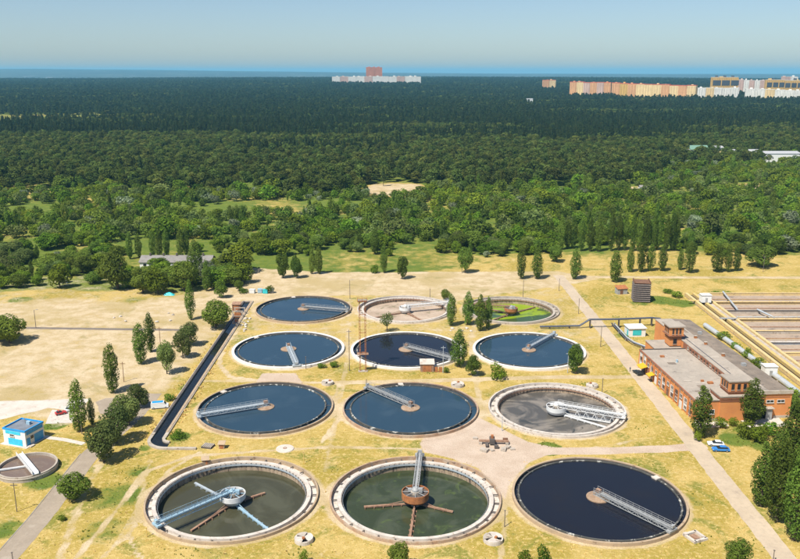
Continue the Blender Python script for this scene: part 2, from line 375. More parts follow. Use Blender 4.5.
def ground_mat():
    m, nt, b = new_mat('ground')
    pos = worldpos(nt)
    at = N(nt, 'ShaderNodeAttribute'); at.attribute_name = 'ground_mask'
    sp = N(nt, 'ShaderNodeSeparateColor'); nt.links.new(at.outputs['Color'], sp.inputs[0])
    nbig = noise(nt, pos, 0.035, 6, .6); nmid = noise(nt, pos, 0.16, 6, .65); nfine = noise(nt, pos, 0.9, 5, .7); ngr = noise(nt, pos, 3.2, 3, .7)
    straw = mix(nt, ramp(nt, nmid, .38, .62), (0.49, 0.355, 0.12), (0.41, 0.295, 0.08))
    straw = mix(nt, ramp(nt, nbig, .46, .60), straw, (0.33, 0.25, 0.05))
    straw = mix(nt, math_(nt, 'MULTIPLY', ramp(nt, noise(nt, pos, 0.075, 7, .7, .8), .52, .63), .85), straw, (0.185, 0.19, 0.035))
    straw = mix(nt, math_(nt, 'MULTIPLY', ramp(nt, noise(nt, pos, 0.11, 7, .7, 1.1), .56, .68), .75), straw, (0.52, 0.39, 0.17))
    straw = mix(nt, math_(nt, 'MULTIPLY', ramp(nt, nfine, .48, .66), .8), straw, (0.60, 0.445, 0.18))
    green = mix(nt, ramp(nt, nmid, .35, .65), (0.15, 0.185, 0.030), (0.10, 0.15, 0.024))
    green = mix(nt, ramp(nt, nfine, .55, .75), green, (0.22, 0.21, 0.06))
    bare = mix(nt, ramp(nt, nmid, .36, .64), (0.46, 0.35, 0.195), (0.58, 0.46, 0.30))
    bare = mix(nt, math_(nt, 'MULTIPLY', ramp(nt, nbig, .48, .62), .85), bare, (0.42, 0.32, 0.15))
    bare = mix(nt, math_(nt, 'MULTIPLY', ramp(nt, noise(nt, pos, 0.07, 7, .72, 1.0), .55, .68), .7), bare, (0.30, 0.25, 0.10))
    bare = mix(nt, math_(nt, 'MULTIPLY', ramp(nt, nfine, .5, .7), .8), bare, (0.40, 0.31, 0.165))
    pave = mix(nt, ramp(nt, nmid, .35, .65), (0.47, 0.36, 0.27), (0.54, 0.43, 0.335))
    pave = mix(nt, ramp(nt, nfine, .6, .75), pave, (0.60, 0.50, 0.42))
    def mk(ch, nz, amt):
        s = math_(nt, 'ADD', ch, math_(nt, 'MULTIPLY', math_(nt, 'SUBTRACT', nz, .5), amt)); return ramp(nt, s, .33, .62)
    nmix = math_(nt, 'ADD', math_(nt, 'MULTIPLY', nmid, .6), math_(nt, 'MULTIPLY', nfine, .4))
    c = mix(nt, mk(sp.outputs[1], nmix, 1.1), straw, green)
    c = mix(nt, mk(sp.outputs[0], nmix, 1.2), c, bare)
    c = mix(nt, mk(sp.outputs[2], nmix, .55), c, pave)
    c = mix(nt, math_(nt, 'MULTIPLY', ramp(nt, ngr, .42, .70), .50), c, mix(nt, 1.0, c, (0.45, 0.45, 0.40), 'MULTIPLY'))
    nt.links.new(c, b.inputs['Base Color']); b.inputs['Roughness'].default_value = .95; b.inputs['Specular IOR Level'].default_value = .1
    bump(nt, b, math_(nt, 'ADD', nfine, math_(nt, 'MULTIPLY', ngr, .6)), .6, .25)
    return m
M['ground'] = ground_mat()

def axis(lo, hi, step, far_lo, far_hi, g=1.13):
    mid = list(np.arange(lo, hi + 1e-6, step)); a = []; s = step; v = lo
    while v > far_lo: s *= g; v -= s; a.append(v)
    bb = []; s = step; v = hi
    while v < far_hi: s *= g; v += s; bb.append(v)
    return np.array(a[::-1] + mid + bb)
xs = axis(-190, 190, 1.1, -34000, 34000); ys = axis(135, 452, 1.1, -3000, 36000, 1.07)
GX, GY = np.meshgrid(xs, ys); GZ = terr(GX, GY)
nx, ny = len(xs), len(ys)
co = np.stack([GX.ravel(), GY.ravel(), GZ.ravel()], 1)
keep = np.ones((ny - 1, nx - 1), bool)
for cx, cy_ in TANKC:
    r = np.hypot(GX - cx, GY - cy_) < TR + .3
    keep &= ~(r[:-1,:-1] | r[1:,:-1] | r[:-1,1:] | r[1:,1:])
CHX = -68.2                                                     # the dark channel runs straight away from the camera
r = (np.abs(GX - CHX) < 1.2) & (GY > 214) & (GY < 352)
keep &= ~(r[:-1,:-1] | r[1:,:-1] | r[:-1,1:] | r[1:,1:])
idx = np.arange(nx*ny).reshape(ny, nx)
quads = np.stack([idx[:-1,:-1], idx[:-1,1:], idx[1:,1:], idx[1:,:-1]], -1)[keep]
me = bpy.data.meshes.new('ground'); me.from_pydata(co.tolist(), [], quads.tolist()); me.update(); me.materials.append(M['ground'])
put_masks(me)
ground = tag(link('ground', me), kind='structure')

# ------------------------------------------------------------------ far hills, roads, pads
def hills():
    m, nt, b = new_mat('hill_land')
    pos = worldpos(nt)
    c = mix(nt, ramp(nt, noise(nt, pos, .0009, 6, .65), .42, .6), (0.025, 0.035, 0.025), (0.05, 0.06, 0.04))
    c = mix(nt, ramp(nt, noise(nt, pos, .0035, 4, .7), .62, .72), c, (0.40, 0.39, 0.36))
    nt.links.new(c, b.inputs['Base Color']); b.inputs['Roughness'].default_value = .95
    X = np.linspace(-24000, 24000, 161); Y = np.linspace(10800, 23000, 40)
    XX, YY = np.meshgrid(X, Y)
    t = (YY - 10800) / 12200
    top = 62 + 108 * (1 - sstep(-9000, 3000, XX)) - 8 * sstep(4000, 10000, XX)
    Z = -6 + (top + 6) * np.sin(np.clip(t * 1.35, 0, 1) * math.pi / 2) + 5 * np.sin(XX / 1700 + 1) * t + 3 * np.sin(XX / 610 + YY / 900) * t
    i = np.arange(161*40).reshape(40, 161)
    q = np.stack([i[:-1,:-1], i[:-1,1:], i[1:,1:], i[1:,:-1]], -1).reshape(-1, 4)
    me = bpy.data.meshes.new('hills'); me.from_pydata(np.stack([XX.ravel(), YY.ravel(), Z.ravel()], 1).tolist(), [], q.tolist()); me.update(); me.materials.append(m)
    tag(smooth(link('hills', me)), kind='structure')
hills()

def sheet(name, pts, z, mat, jitter=.0, step=2.0, seed=1):
    rs = random.Random(seed); out = []
    n = len(pts)
    for i in range(n):
        a = Vector(pts[i]); b = Vector(pts[(i+1) % n]); L = (b - a).length; k = max(1, int(L / step)) if jitter else 1
        for j in range(k):
            p = a.lerp(b, j / k); out.append((p.x + rs.uniform(-jitter, jitter), p.y + rs.uniform(-jitter, jitter), z))
    mb = MB(); mb.add(out, [tuple(range(len(out)))]); o = mb.build(name, mat)
    bm = bmesh.new(); bm.from_mesh(o.data); bmesh.ops.triangulate(bm, faces=bm.faces)
    for f in bm.faces:
        if f.normal.z < 0: f.normal_flip()
    bm.to_mesh(o.data); bm.free()
    return tag(o, kind='structure')
def strip(center, w):
    L, Rr = [], []
    for i, p in enumerate(center):
        a = Vector(center[max(0, i-1)]); b = Vector(center[min(len(center)-1, i+1)]); d = (b - a).normalized(); nrm = Vector((-d.y, d.x))
        L.append(tuple(Vector(p) + nrm * w/2)); Rr.append(tuple(Vector(p) - nrm * w/2))
    return L + Rr[::-1]
sheet('road', strip([(81.6, 120), (81.4, 200), (81.2, 300), (80.3, 404)], 5.2), .02, 'concrete_road', .16)
sheet('road', strip([tuple(P(*p)[:2]) for p in ((-30,600),(40,519),(91,454))] + [(-79.5, 228), (-79.0, 246)], 5.4), .02, 'asphalt', .12, seed=2)
sheet('path', strip([tuple(P(*p)[:2]) for p in ((-40,327),(28,328),(100,329),(182,330))], 2.6), .02, 'asphalt_dark', .12, seed=3)
sheet('pavement', px([(96,402),(106,398),(131,398),(136,404),(128,413),(100,414)]), .028, 'asphalt', .2, seed=4)
sheet('pavement', px([(-40,402),(90,399),(76,411),(48,408),(-40,430)]), .014, 'concrete_pad', .3, seed=5)
sheet('pavement', px([(52,410),(74,411),(73,423),(45,424)]), .034, 'concrete_white', .1, seed=6)
sheet('pavement', strip([tuple(P(*p)[:2]) for p in ((44,437),(66,440),(84,444))], 1.8), .034, 'concrete_pad', .1, seed=7)
sheet('pavement', [(86, 219.5), (96, 221), (96, 224.6), (86.4, 224.0)], .014, 'concrete_pad', .3, seed=8)
sheet('pavement', [(101, 220), (113, 221), (113, 227.0), (101, 226.0)], .014, 'concrete_pad', .3, seed=9)
KB = MB()
c = [tuple(P(*p)[:2]) for p in ((-30,600),(40,519),(91,454))]
for s in (-1,):
    q = strip(c, 5.7); KB.tube([(x, y, .06) for x, y in q[:3]], .12, 4)
tag(KB.build('kerb', 'concrete_pad'), kind='structure')

# ------------------------------------------------------------------ settling tanks
def annulus(r0, r1, z, n=96):
    mb = MB(); o = 0
    for i in range(n):
        t = 2*math.pi*i/n; c, s = math.cos(t), math.sin(t); mb.v += [(r0*c, r0*s, z), (r1*c, r1*s, z)]
    for i in range(n):
        j = (i+1) % n; mb.f.append((2*i, 2*i+1, 2*j+1, 2*j))
    return mb
def make_bridge(t, ang, L, mat, rail_mat, z=1.75, w=1.5, r_in=0.0, depth_=0.75, post=1.7):
    """radial scraper bridge along local +x, turned by ang; returns nothing, all parts are children of the tank"""
    e = ang
    def rot(o): o.rotation_euler = (0, 0, e); return o
    d = MB(); d.box(r_in, L, -w*.26, w*.26, z, z + .07)
    for k in np.arange(r_in + .6, L, 1.2): d.box(k - .05, k + .05, -w/2 + .05, w/2 - .05, z - .1, z - .003)
    rot(d.build('deck', mat, t))
    for s in (-1, 1):
        g = MB(); y = s * w/2
        g.bar((r_in, y, z + .05), (L, y, z + .05), .14, .14); g.bar((r_in, y, z - depth_), (L, y, z - depth_), .14, .14)
        n = max(4, int((L - r_in) / 1.3)); xsn = [r_in + (L - r_in) * i / n for i in range(n + 1)]
        for i in range(n):
            a, b = (z - depth_, z + .05) if i % 2 == 0 else (z + .05, z - depth_)
            g.bar((xsn[i], y, a), (xsn[i+1], y, b), .09); g.bar((xsn[i], y, z - depth_), (xsn[i], y, z + .05), .08)
        go = rot(g.build('girder', mat, t))
        rl = MB(); hy = y
        for hh in (.55, 1.05): rl.bar((r_in, hy, z + hh), (L, hy, z + hh), .06)
        for k in np.arange(r_in + .1, L + .01, post): rl.bar((k, hy, z + .1), (k, hy, z + 1.05), .06)
        rot(rl.build('railing', rail_mat, t))
    c = MB(); c.box(L - .9, L + .2, -w*.95, w*.95, z - .75, z - .25); c.box(L - .55, L + .1, -.5, .5, z + .08, z + .75)
    co_ = rot(c.build('end_carriage', mat, t))
    for s in (-1, 1):
        wh = MB(); wh.tube([(L - .25, s*w*.75 - .12, z - .72), (L - .25, s*w*.75 + .12, z - .72)], .28, 12)
        wh.build('wheel', 'rubber', co_)
def tank_shell(label, cx, cy_, i, rim='concrete', rimw=.45, ztop=.85):
    t = thing('settling_tank', label, 'settling tank', (cx, cy_, 0), 0, 'round settling tanks in rows of three')
    w = MB().lathe([(TR - rimw, -4.6 if ztop > 0 else -1), (TR - rimw, ztop), (TR, ztop), (TR, -.4)], 128)
    o = w.build('outer_wall', rim, t)
    ap = annulus(TR - .1, TR + 2.0, .006 + .0032 * i, 128).mesh('apron', 'ground')
    for v in ap.vertices: v.co.x += cx; v.co.y += cy_
    put_masks(ap)
    for v in ap.vertices: v.co.x -= cx; v.co.y -= cy_
    link('apron', ap, t)
    return t
def ang_to(cx, cy_, pxl, z=0.0):
    p = P(*pxl, z); return math.atan2(p.y - cy_, p.x - cx), math.hypot(p.x - cx, p.y - cy_)
def full_tank(i, label, end_px, water, rim, rimw=.45, bmat='steel', hubr=2.7, weir_r=.885):
    cx, cy_ = TANKC[i]; t = tank_shell(label, cx, cy_, i, rim, rimw)
    wr = TR * weir_r
    MB().disk(wr, .40, 128).build('water', water, t)
    annulus(wr - .1, TR - rimw + .01, -.05, 128).build('launder_water', water, t)
    MB().lathe([(TR - rimw - .04, -1.0), (TR - rimw - .04, .62), (TR - rimw + .02, .62), (TR - rimw + .02, -1.0)], 128).build('wall_lining', 'concrete_dark', t)
    wm = MB().lathe([(wr - .2, -.6), (wr - .2, .66), (wr + .2, .66), (wr + .2, -.6)], 128); wm.build('weir_ring', 'weir', t)
    br = MB()
    for k in range(48):
        a = 2*math.pi*(k + .5)/48; br.bar((wr*math.cos(a), wr*math.sin(a), .46), ((TR - rimw)*math.cos(a), (TR - rimw)*math.sin(a), .46) if k % 6 == 0 else ((wr + .45)*math.cos(a), (wr + .45)*math.sin(a), .46), .12)
    tag(br.build('weir_bracket', 'concrete_dark', t), kind='stuff')
    hb = MB().lathe([(0.01, 0), (hubr, 0), (hubr, .62), (hubr - .25, .70), (1.0, 1.0), (.01, 1.0)], 32, closed=False); hub = hb.build('hub', 'hub', t)
    dr = MB().lathe([(.01, .95), (.75, .95), (.75, 1.72), (.01, 1.72)], 20, closed=False); dr.build('pivot', bmat, hub)
    a, L = ang_to(cx, cy_, end_px, .7)
    make_bridge(t, a, TR - .1, M[bmat], M[bmat], r_in=-1.0)
    mo = MB().box(-.7, .5, -.45, .45, 1.83, 2.55); m_ = mo.build('drive_motor', 'rust_pale', t); m_.rotation_euler = (0, 0, a)
    cb = MB().box(TR - 2.2, TR - .2, -.8, .8, .45, .80); c_ = cb.build('outlet_box', 'concrete_white', t); c_.rotation_euler = (0, 0, a + 2.2 + .5*i)
    return t
def low_tank(i, label, end_px, surf, rim, inner, drum_mat, bmat, arms, wl=-1.7, arm_mats=('rust_pale',), drum=(3.1, 2.6, 2.3), drum_z=(-1.0, 1.3), inner_w=(.862, .912), under=False, trough='concrete_white'):
    cx, cy_ = TANKC[i]; t = tank_shell(label, cx, cy_, i, rim, .42, .75)
    r0, r1 = TR*inner_w[0], TR*inner_w[1]
    MB().lathe([(r0, -4.6), (r0, .25), (r0 + .12, .25), (r0 + .12, .42), (r1, .42), (r1, -1.2)], 128).build('inner_wall', inner, t)
    annulus(r1 - .05, TR - .4, -.35, 128).build('trough_floor', trough, t)
    MB().lathe([(r0 - .04, -4.5), (r0 - .04, -.25)], 128, closed=False).build('wall_face', 'concrete_wall', t)
    MB().disk(r0 + .02, wl, 128).build('water', surf, t)
    wb = MB()
    for k in range(84):
        a = 2*math.pi*k/84; c, s = math.cos(a), math.sin(a)
        wb.bar(((r0 - .05)*c, (r0 - .05)*s, -.95), ((r0 - .05)*c, (r0 - .05)*s, .2), .16, .22)
        wb.bar(((r0 - .28)*c, (r0 - .28)*s, -.1), ((r0)*c, (r0)*s, -.1), .12)
    tag(wb.build('weir_bracket', 'concrete_dark', t), kind='stuff')
    wp = MB().lathe([(r0 - .32, -.42), (r0 - .32, .05), (r0 - .28, .05), (r0 - .28, -.42)], 128); wp.build('weir_plate', 'steel_pale' if bmat == 'steel_blue' or i == 10 else 'rust_pale', t)
    tp = MB()
    for k in range(30):
        a = 2*math.pi*(k + .3)/30; c, s = math.cos(a), math.sin(a); tp.bar((r1*c, r1*s, .12), ((TR - .4)*c, (TR - .4)*s, .12), .28, .16)
    tag(tp.build('trough_strut', 'concrete_dark', t), kind='stuff')
    col = MB().lathe([(.01, -4.5), (1.1, -4.5), (1.1, drum_z[1] + .1), (.01, drum_z[1] + .1)], 24, closed=False); column = col.build('column', 'concrete', t)
    ro, rm, rb = drum; z0, z1 = drum_z
    dm = MB().lathe([(rb, z0), (rm, z0 + .5), (ro, z0 + 1.0), (ro, z1), (ro - .16, z1), (ro - .16, z0 + 1.0), (rm - .15, z0 + .6), (rb - .15, z0)], 40)
    dr = dm.build('feed_drum', drum_mat, t)
    MB().disk(ro - .17, z1 - .55, 40).build('drum_deck', 'concrete_dark', dr)
    mh = MB()
    for k in range(8):
        a = 2*math.pi*k/8; mh.bar((0, 0, z1 - .1), ((ro - .1)*math.cos(a), (ro - .1)*math.sin(a), z1 - .1), .14)
    mh.lathe([(.01, z1 - .3), (.9, z1 - .3), (.9, z1 + .5), (.5, z1 + 1.0), (.01, z1 + 1.0)], 16, closed=False)
    mh.box(.6, 1.7, -.4, .5, z1 - .3, z1 + .75); mh.box(-1.8, -.9, .1, .9, z1 - .3, z1 + .45)
    mh.build('drive_unit', bmat if drum_mat != 'rust' else 'steel', dr)
    a, L = ang_to(cx, cy_, end_px, .8)
    make_bridge(t, a, TR - .1, M[bmat], M[bmat], z=1.9, w=1.3, r_in=.2 if not under else 0.2, depth_=.9, post=1.5)
    if under:
        hg = MB()
        for k in np.arange(6.5, TR - 3.5, 2.6):
            for s in (-.6, .6):
                hg.bar((k, s, 1.0), (k - .8, s, wl + .5), .14); hg.bar((k, s, 1.0), (k + .8, s, wl + .5), .14)
        hg.bar((2, -.6, wl + .5), (TR - 4.2, -.6, wl + .5), .3); hg.bar((2, .6, wl + .5), (TR - 4.2, .6, wl + .5), .3)
        h = hg.build('scraper_hanger', bmat, t); h.rotation_euler = (0, 0, a)
    for k, p in enumerate(arms):
        aa, LL = ang_to(cx, cy_, p, wl + .35); LL = min(LL, r0 - 1.2)
        am = MB(); am.bar((1.0, 0, wl + .45), (LL, 0, wl + .35), .55, .35); am.bar((1.0, 0, wl + 1.5), (LL*.55, 0, wl + .6), .12)
        for q in np.arange(3, LL - .5, 2.2): am.bar((q, -.5, wl + .2), (q + .5, .7, wl + .2), .12, .4)
        o = am.build('scraper_arm', arm_mats[k % len(arm_mats)], t); o.rotation_euler = (0, 0, aa)
    return t
full_tank(0, 'full blue-water tank in the farthest row, at its left end near the dirt yard', (348, 312), 'water_blue', 'concrete_tan', bmat='steel', hubr=2.6)
low_tank(1, 'drained tank with pale dry bed, middle of the farthest row', (448, 304), 'dry_bed', 'concrete_white', 'concrete_white', 'paint_white', 'paint_white', [(372, 318), (425, 322)], wl=-1.5, drum=(2.6, 2.2, 2.0), trough='concrete')
low_tank(2, 'tank with bright yellow-green algae and a rusty hub in the farthest row', (470, 306), 'water_algae', 'concrete', 'concrete', 'rust', 'rust_pale', [(490, 321), (535, 307), (485, 308)], wl=-1.9, drum=(2.9, 2.3, 1.9), trough='concrete')
full_tank(3, 'full blue tank with a wide white rim beside the dark channel, bridge pointing at viewer', (297, 368), 'water_blue', 'rim_white', .95, 'steel_pale', hubr=2.9)
full_tank(4, 'full dark-water tank with a white rim behind the twin lattice mast', (450, 360), 'water_dark', 'rim_white', .95, 'steel', hubr=2.9)
full_tank(5, 'full blue tank with a white rim between poplars and the long straight road', (557, 334), 'water_blue', 'rim_white', .95, 'steel_pale', hubr=2.6)
full_tank(6, 'full blue tank next to the lower end of the channel, bridge pointing left', (201, 417), 'water_blue', 'concrete_tan', .45, 'steel_pale', hubr=2.7)
full_tank(7, 'full deep-blue tank at the centre with bridge reaching its upper left rim', (366, 388), 'water_blue', 'concrete_rust', .45, 'steel', hubr=2.9)
low_tank(8, 'pale concrete tank holding grey sludge with a white drum and white bridge', (627, 419), 'sludge', 'concrete_white', 'concrete_white', 'paint_white', 'paint_white', [(608, 428)], wl=-1.5, arm_mats=('paint_white',), drum=(3.1, 2.9, 2.6), under=True)
low_tank(9, 'nearest left tank of murky water with white drum and light blue lattice bridge', (155, 528), 'water_murky', 'concrete_tan', 'concrete_white', 'paint_white', 'steel_blue', [(195, 483), (270, 531), (191, 531), (265, 493)], wl=-1.9, arm_mats=('steel_pale', 'steel_blue', 'rust_pale', 'rust_pale'))
low_tank(10, 'nearest middle tank of green water with rusty bowl-shaped drum and three arms', (420, 455), 'water_green', 'concrete_rust', 'concrete_white', 'rust', 'steel', [(364, 507), (453, 512), (409, 543)], wl=-1.9, arm_mats=('rust_pale', 'rust_pale', 'rust_pale'), drum=(3.3, 2.8, 1.8), drum_z=(-1.0, 1.75))
full_tank(11, 'nearest right tank brimful of near-black water beside the road', (673, 533), 'water_dark', 'concrete_tan', .55, 'steel', hubr=2.9, weir_r=.925)

# small raised tank at the left edge
def small_tank():
    c = P(28, 470); R = 7.3
    t = thing('small_round_tank', 'small raised round tank of brown water behind the leaning pole, left edge', 'tank', (c.x, c.y, 0))
    MB().lathe([(R - .45, .2), (R - .45, 1.5), (R, 1.5), (R, -.1)], 72).build('wall', 'concrete', t)
    MB().lathe([(R - .03, .9), (R + .12, .9), (R + .12, 1.15), (R - .03, 1.15)], 72).build('band', 'concrete_white', t)
    MB().disk(R - .44, .75, 72).build('water', 'brown_water', t)
    a = math.atan2(P(37,482).y - P(20,461).y, P(37,482).x - P(20,461).x)
    d = MB(); d.box(-R, R, -.75, .75, 1.62, 1.8); d.box(-R, R, -.78, -.70, 1.8, 2.6); d.box(-R, R, .70, .78, 1.8, 2.3)
    o = d.build('walkway', 'paint_white', t); o.rotation_euler = (0, 0, a)
    b = MB(); b.bar((-R + .2, 0, 1.1), (.0, 0, 1.1), .45, .35); o = b.build('pipe_arm', 'paint_white', t); o.rotation_euler = (0, 0, .35)
    pl = MB().lathe([(.01, .2), (.5, .2), (.5, 1.6), (.01, 1.6)], 16, closed=False).build('centre_post', 'concrete_white', t)
small_tank()

# ------------------------------------------------------------------ open channel
def channel():
    t = thing('drainage_channel', 'long open concrete channel of black water left of the tanks', 'channel', (CHX, 212, 0))
    L = 142.0
    for s in (-1, 1):
        w = MB(); w.box(*(sorted((s*1.45, s*2.45))), 0, L, -1.6, .42)
        w.build('wall', 'concrete', t)
        for k in range(26):                                     # coping slabs with open joints
            y0 = 4 + k*5.3
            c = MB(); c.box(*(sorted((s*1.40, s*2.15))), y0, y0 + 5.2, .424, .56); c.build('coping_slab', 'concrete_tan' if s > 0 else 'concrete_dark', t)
    e = MB(); e.box(-2.45, 2.45, L + .004, L + .5, -1.6, .43); e.build('end_wall', 'concrete', t)
    MB().add([(-1.5, .02, .05), (1.5, .02, .05), (1.5, L, .05), (-1.5, L, .05)], [(0, 1, 2, 3)]).build('water', 'water_channel', t)
    b = MB(); n = 14                                            # curved lower end turning to the tank
    prof_o, prof_i = [], []
    for i in range(n + 1):
        a = math.pi + (math.pi/2) * i / n
        prof_o.append((4.2 + 6.6*math.cos(a), .0 + 6.6*math.sin(a))); prof_i.append((4.2 + 5.7*math.cos(a), 6.0*math.sin(a)*.93))
    vs = []; fs = []
    for (xo, yo), (xi, yi) in zip(prof_o, prof_i): vs += [(xo, yo, -.1), (xo, yo, .5), (xi, yi, .5), (xi, yi, -.1)]
    for i in range(n):
        for k in range(4): fs.append((4*i+k, 4*i+(k+1)%4, 4*(i+1)+(k+1)%4, 4*(i+1)+k))
    b.add(vs, fs); b.box(4.2, 12.5, -6.6, -5.6, -.1, .5); b.build('curved_wall', 'concrete', t)
    c = MB(); c.lathe([(1.75, -.1), (1.75, .5), (2.6, .5), (2.6, -.1)], 12, True, math.pi, 1.5*math.pi); co_ = c.build('inner_kerb', 'concrete', t); co_.location = (4.2, .0, 0)
    wf = MB(); vs = [(4.2 + 5.75*math.cos(a), 5.7*math.sin(a), .05) for a in np.linspace(math.pi, 1.5*math.pi, 12)] + [(4.2 + 2.55*math.cos(a), 2.55*math.sin(a), .05) for a in np.linspace(1.5*math.pi, math.pi, 12)]
    wf.add(vs, [tuple(range(24))]); wf.build('water', 'water_channel', t)
    g = MB()
    for y in (118, 123):
        g.box(-2.4, 2.4, y, y + .5, .45, .75); g.box(-2.2, -1.8, y, y + .4, .75, 2.6); g.box(1.8, 2.2, y, y + .4, .75, 2.6); g.box(-2.4, 2.4, y, y + .4, 2.6, 2.9)
    g.build('sluice_frame', 'concrete', t)
    s = MB().box(-1.4, 1.4, 118.1, 118.3, -.2, 2.2); s.build('sluice_gate', 'rust', t)
channel()

# ------------------------------------------------------------------ brick building
BO = (86.7, 224.6); BR = R_(4.2)
def win(parent, mat_frame, x, y, z, w, h, face, depth_=.12, panes=2):
    """window on a wall; face 'S' looks to -y, 'W' to -x"""
    f = MB(); fw = .09
    def bx(m, a0, a1, z0, z1, d0, d1):
        if face == 'S': m.box(x + a0, x + a1, y - d1, y - d0, z + z0, z + z1)
        else: m.box(x - d1, x - d0, y + a0, y + a1, z + z0, z + z1)
    bx(f, 0, w, 0, fw, .003, depth_); bx(f, 0, w, h - fw, h, .003, depth_); bx(f, 0, fw, fw, h - fw, .003, depth_); bx(f, w - fw, w, fw, h - fw, .003, depth_)
    for k in range(1, panes): bx(f, w*k/panes - .03, w*k/panes + .03, fw, h - fw, .003, depth_ - .01)
    o = f.build('window', mat_frame, parent)
    g = MB(); bx(g, fw, w - fw, fw, h - fw, .002, .03); g.build('pane', 'glass', o)
    s = MB(); bx(s, -.08, w + .08, -.12, 0, .003, depth_ + .1); s.build('sill', 'concrete', o)
    return o
def brick_building():
    t = thing('brick_building', 'long orange brick pump house with flat grey roofs and two brick towers', 'building', (BO[0], BO[1], 0), BR)
    H1, H2 = 6.4, 8.6; UM = 16.3; W = 29.6; L1 = 45.5; L2 = 74.0
    wl_ = MB(); wl_.box(0, UM, 0, L1, 0, H1 - .25)
    wl = wl_.build('wall', 'brick', t); wl['label'] = 'lower brick wing along the road'
    wr_ = MB(); wr_.box(UM + .003, W - 7.0, .4, L2, 0, H2 - .25); wr_.build('wall', 'brick', t)
    wr_ = MB(); wr_.box(W - 6.998, W, .402, L2 - .002, 0, H2 - .87); wr_.build('wall', 'brick', t)
    rf = MB(); rf.box(-.25, UM - .003, -.2, L1 + .2, H1 - .248, H1); rf.build('roof', 'roofing', t)
    rf2 = MB(); rf2.box(UM - .15, W - 7.0, .25, L2 + .2, H2 - .248, H2); rf2.build('roof', 'roofing', t)
    rf3 = MB(); rf3.add([(W - 6.997, .25, H2 - .248), (W + .25, .25, H2 - .85), (W + .25, L2 + .2, H2 - .85), (W - 6.997, L2 + .2, H2 - .248),
                         (W - 6.997, .25, H2 - .002), (W + .25, .25, H2 - .60), (W + .25, L2 + .2, H2 - .60), (W - 6.997, L2 + .2, H2 - .002)],
                        [(0,1,2,3),(4,5,6,7),(0,1,5,4),(1,2,6,5),(2,3,7,6),(3,0,4,7)]); rf3.build('roof', 'roofing_dark', t)
    pp = MB(); pp.box(-.32, .12, -.25, L1 + .25, H1 + .003, H1 + .32); pp.build('parapet', 'brick_dark', t)
    pp = MB(); pp.box(.123, 7.4, -.28, .15, H1 + .003, H1 + .26); pp.build('parapet', 'concrete', t)
    pp = MB(); pp.box(.123, UM - .2, L1 - .1, L1 + .3, H1 + .003, H1 + .3); pp.build('parapet', 'concrete_dark', t)
    pp = MB(); pp.box(17.2, W + .2, .05, .5, H2 - .87, H2 + .2); pp.build('parapet', 'concrete', t)
    cs = MB(); cs.box(UM - .17, UM - .003, 6.2, L1 + 2, H1 + .003, H2 - .26); cs.build('clerestory_wall', 'brick_dark', t)
    for k in range(17): win(t, 'wood_brown' if k % 4 else 'concrete', UM - .17, 7.5 + k*2.2, H1 + .55, 1.2, .95, 'W')
    # long road side: bays of white, rust and brick panels with windows and doors
    cols = ['paint_white', 'paint_white', 'brick_dark', 'paint_white', 'brick', 'rust', 'paint_white', 'brick', 'paint_white', 'brick_dark', 'brick', 'paint_white', 'brick']
    for k in range(13):
        y0 = L1 - 3.3 - k*3.4
        if cols[k] != 'brick':
            MB().box(-.06, -.003, y0, y0 + 3.0, .6 if k > 2 else .1, 4.6 if k > 2 else 6.0).build('facade_panel', cols[k], t)
        win(t, 'concrete_white' if k % 3 else 'wood_brown', -.065, y0 + .5, 3.4, 1.7, 1.3, 'W')
        if k in (1, 4, 7, 10):
            d = MB().box(-.14, -.068, y0 + .5, y0 + 2.3, 0.02, 2.5).build('door', 'wood_brown' if k % 2 else 'paint_white', t)
            MB().box(-.22, -.143, y0 + 2.0, y0 + 2.12, 1.05, 1.2).build('handle', 'steel', d)
        elif k > 2:
            win(t, 'concrete_white' if k % 2 else 'wood_brown', -.065, y0 + .5, 1.1, 1.7, 1.2, 'W')
        MB().box(-.3, -.0635, y0 + 3.03, y0 + 3.37, .05, H1 - .26).build('pilaster', 'brick', t)
    aw = MB(); aw.add([(-.2, 37.0, 3.4), (-2.6, 37.0, 2.7), (-2.6, 41.2, 2.7), (-.2, 41.2, 3.4), (-.2, 37.0, 3.28), (-2.6, 37.0, 2.58), (-2.6, 41.2, 2.58), (-.2, 41.2, 3.28)], [(0,1,2,3),(7,6,5,4),(0,1,5,4),(1,2,6,5),(2,3,7,6),(3,0,4,7)])
    aw.build('awning', 'yellow_paint', t)
    aw = MB(); aw.add([(-.2, 30.5, 3.0), (-2.2, 30.5, 2.4), (-2.2, 33.4, 2.4), (-.2, 33.4, 3.0), (-.2, 30.5, 2.88), (-2.2, 30.5, 2.28), (-2.2, 33.4, 2.28), (-.2, 33.4, 2.88)], [(0,1,2,3),(7,6,5,4),(0,1,5,4),(1,2,6,5),(2,3,7,6),(3,0,4,7)])
    aw.build('awning', 'yellow_paint', t)
    # near gable wall
    for x in (1.2, 4.4): win(t, 'paint_white', x, 0, 2.0, 1.7, 1.5, 'S')
    for x in (18.6, 21.9, 25.2): win(t, 'paint_white', x, .4, 4.9, 2.3, .95, 'S', panes=2)
    MB().box(17.1, W - .5, .34, .397, 6.55, 6.8).build('string_course', 'brick_dark', t)
    gt = MB(); gt.box(18.6, 22.2, .25, .397, .02, 3.5); gt.build('gate_recess', 'glass', t)
    gl = MB(); gl.box(21.5, 23.4, -.9, -.78, .05, 3.2); gl.build('gate_leaf', 'steel', t)
    lt = MB(); lt.box(18.2, 23.8, -1.4, .39, 3.6, 3.8); lt.build('canopy', 'concrete', t)
    MB().box(24.5, W + .05, .25, .396, .02, .8).build('plinth', 'concrete', t)
    MB().box(.2, 7.3, -.12, -.003, .02, .6).build('plinth', 'concrete', t)
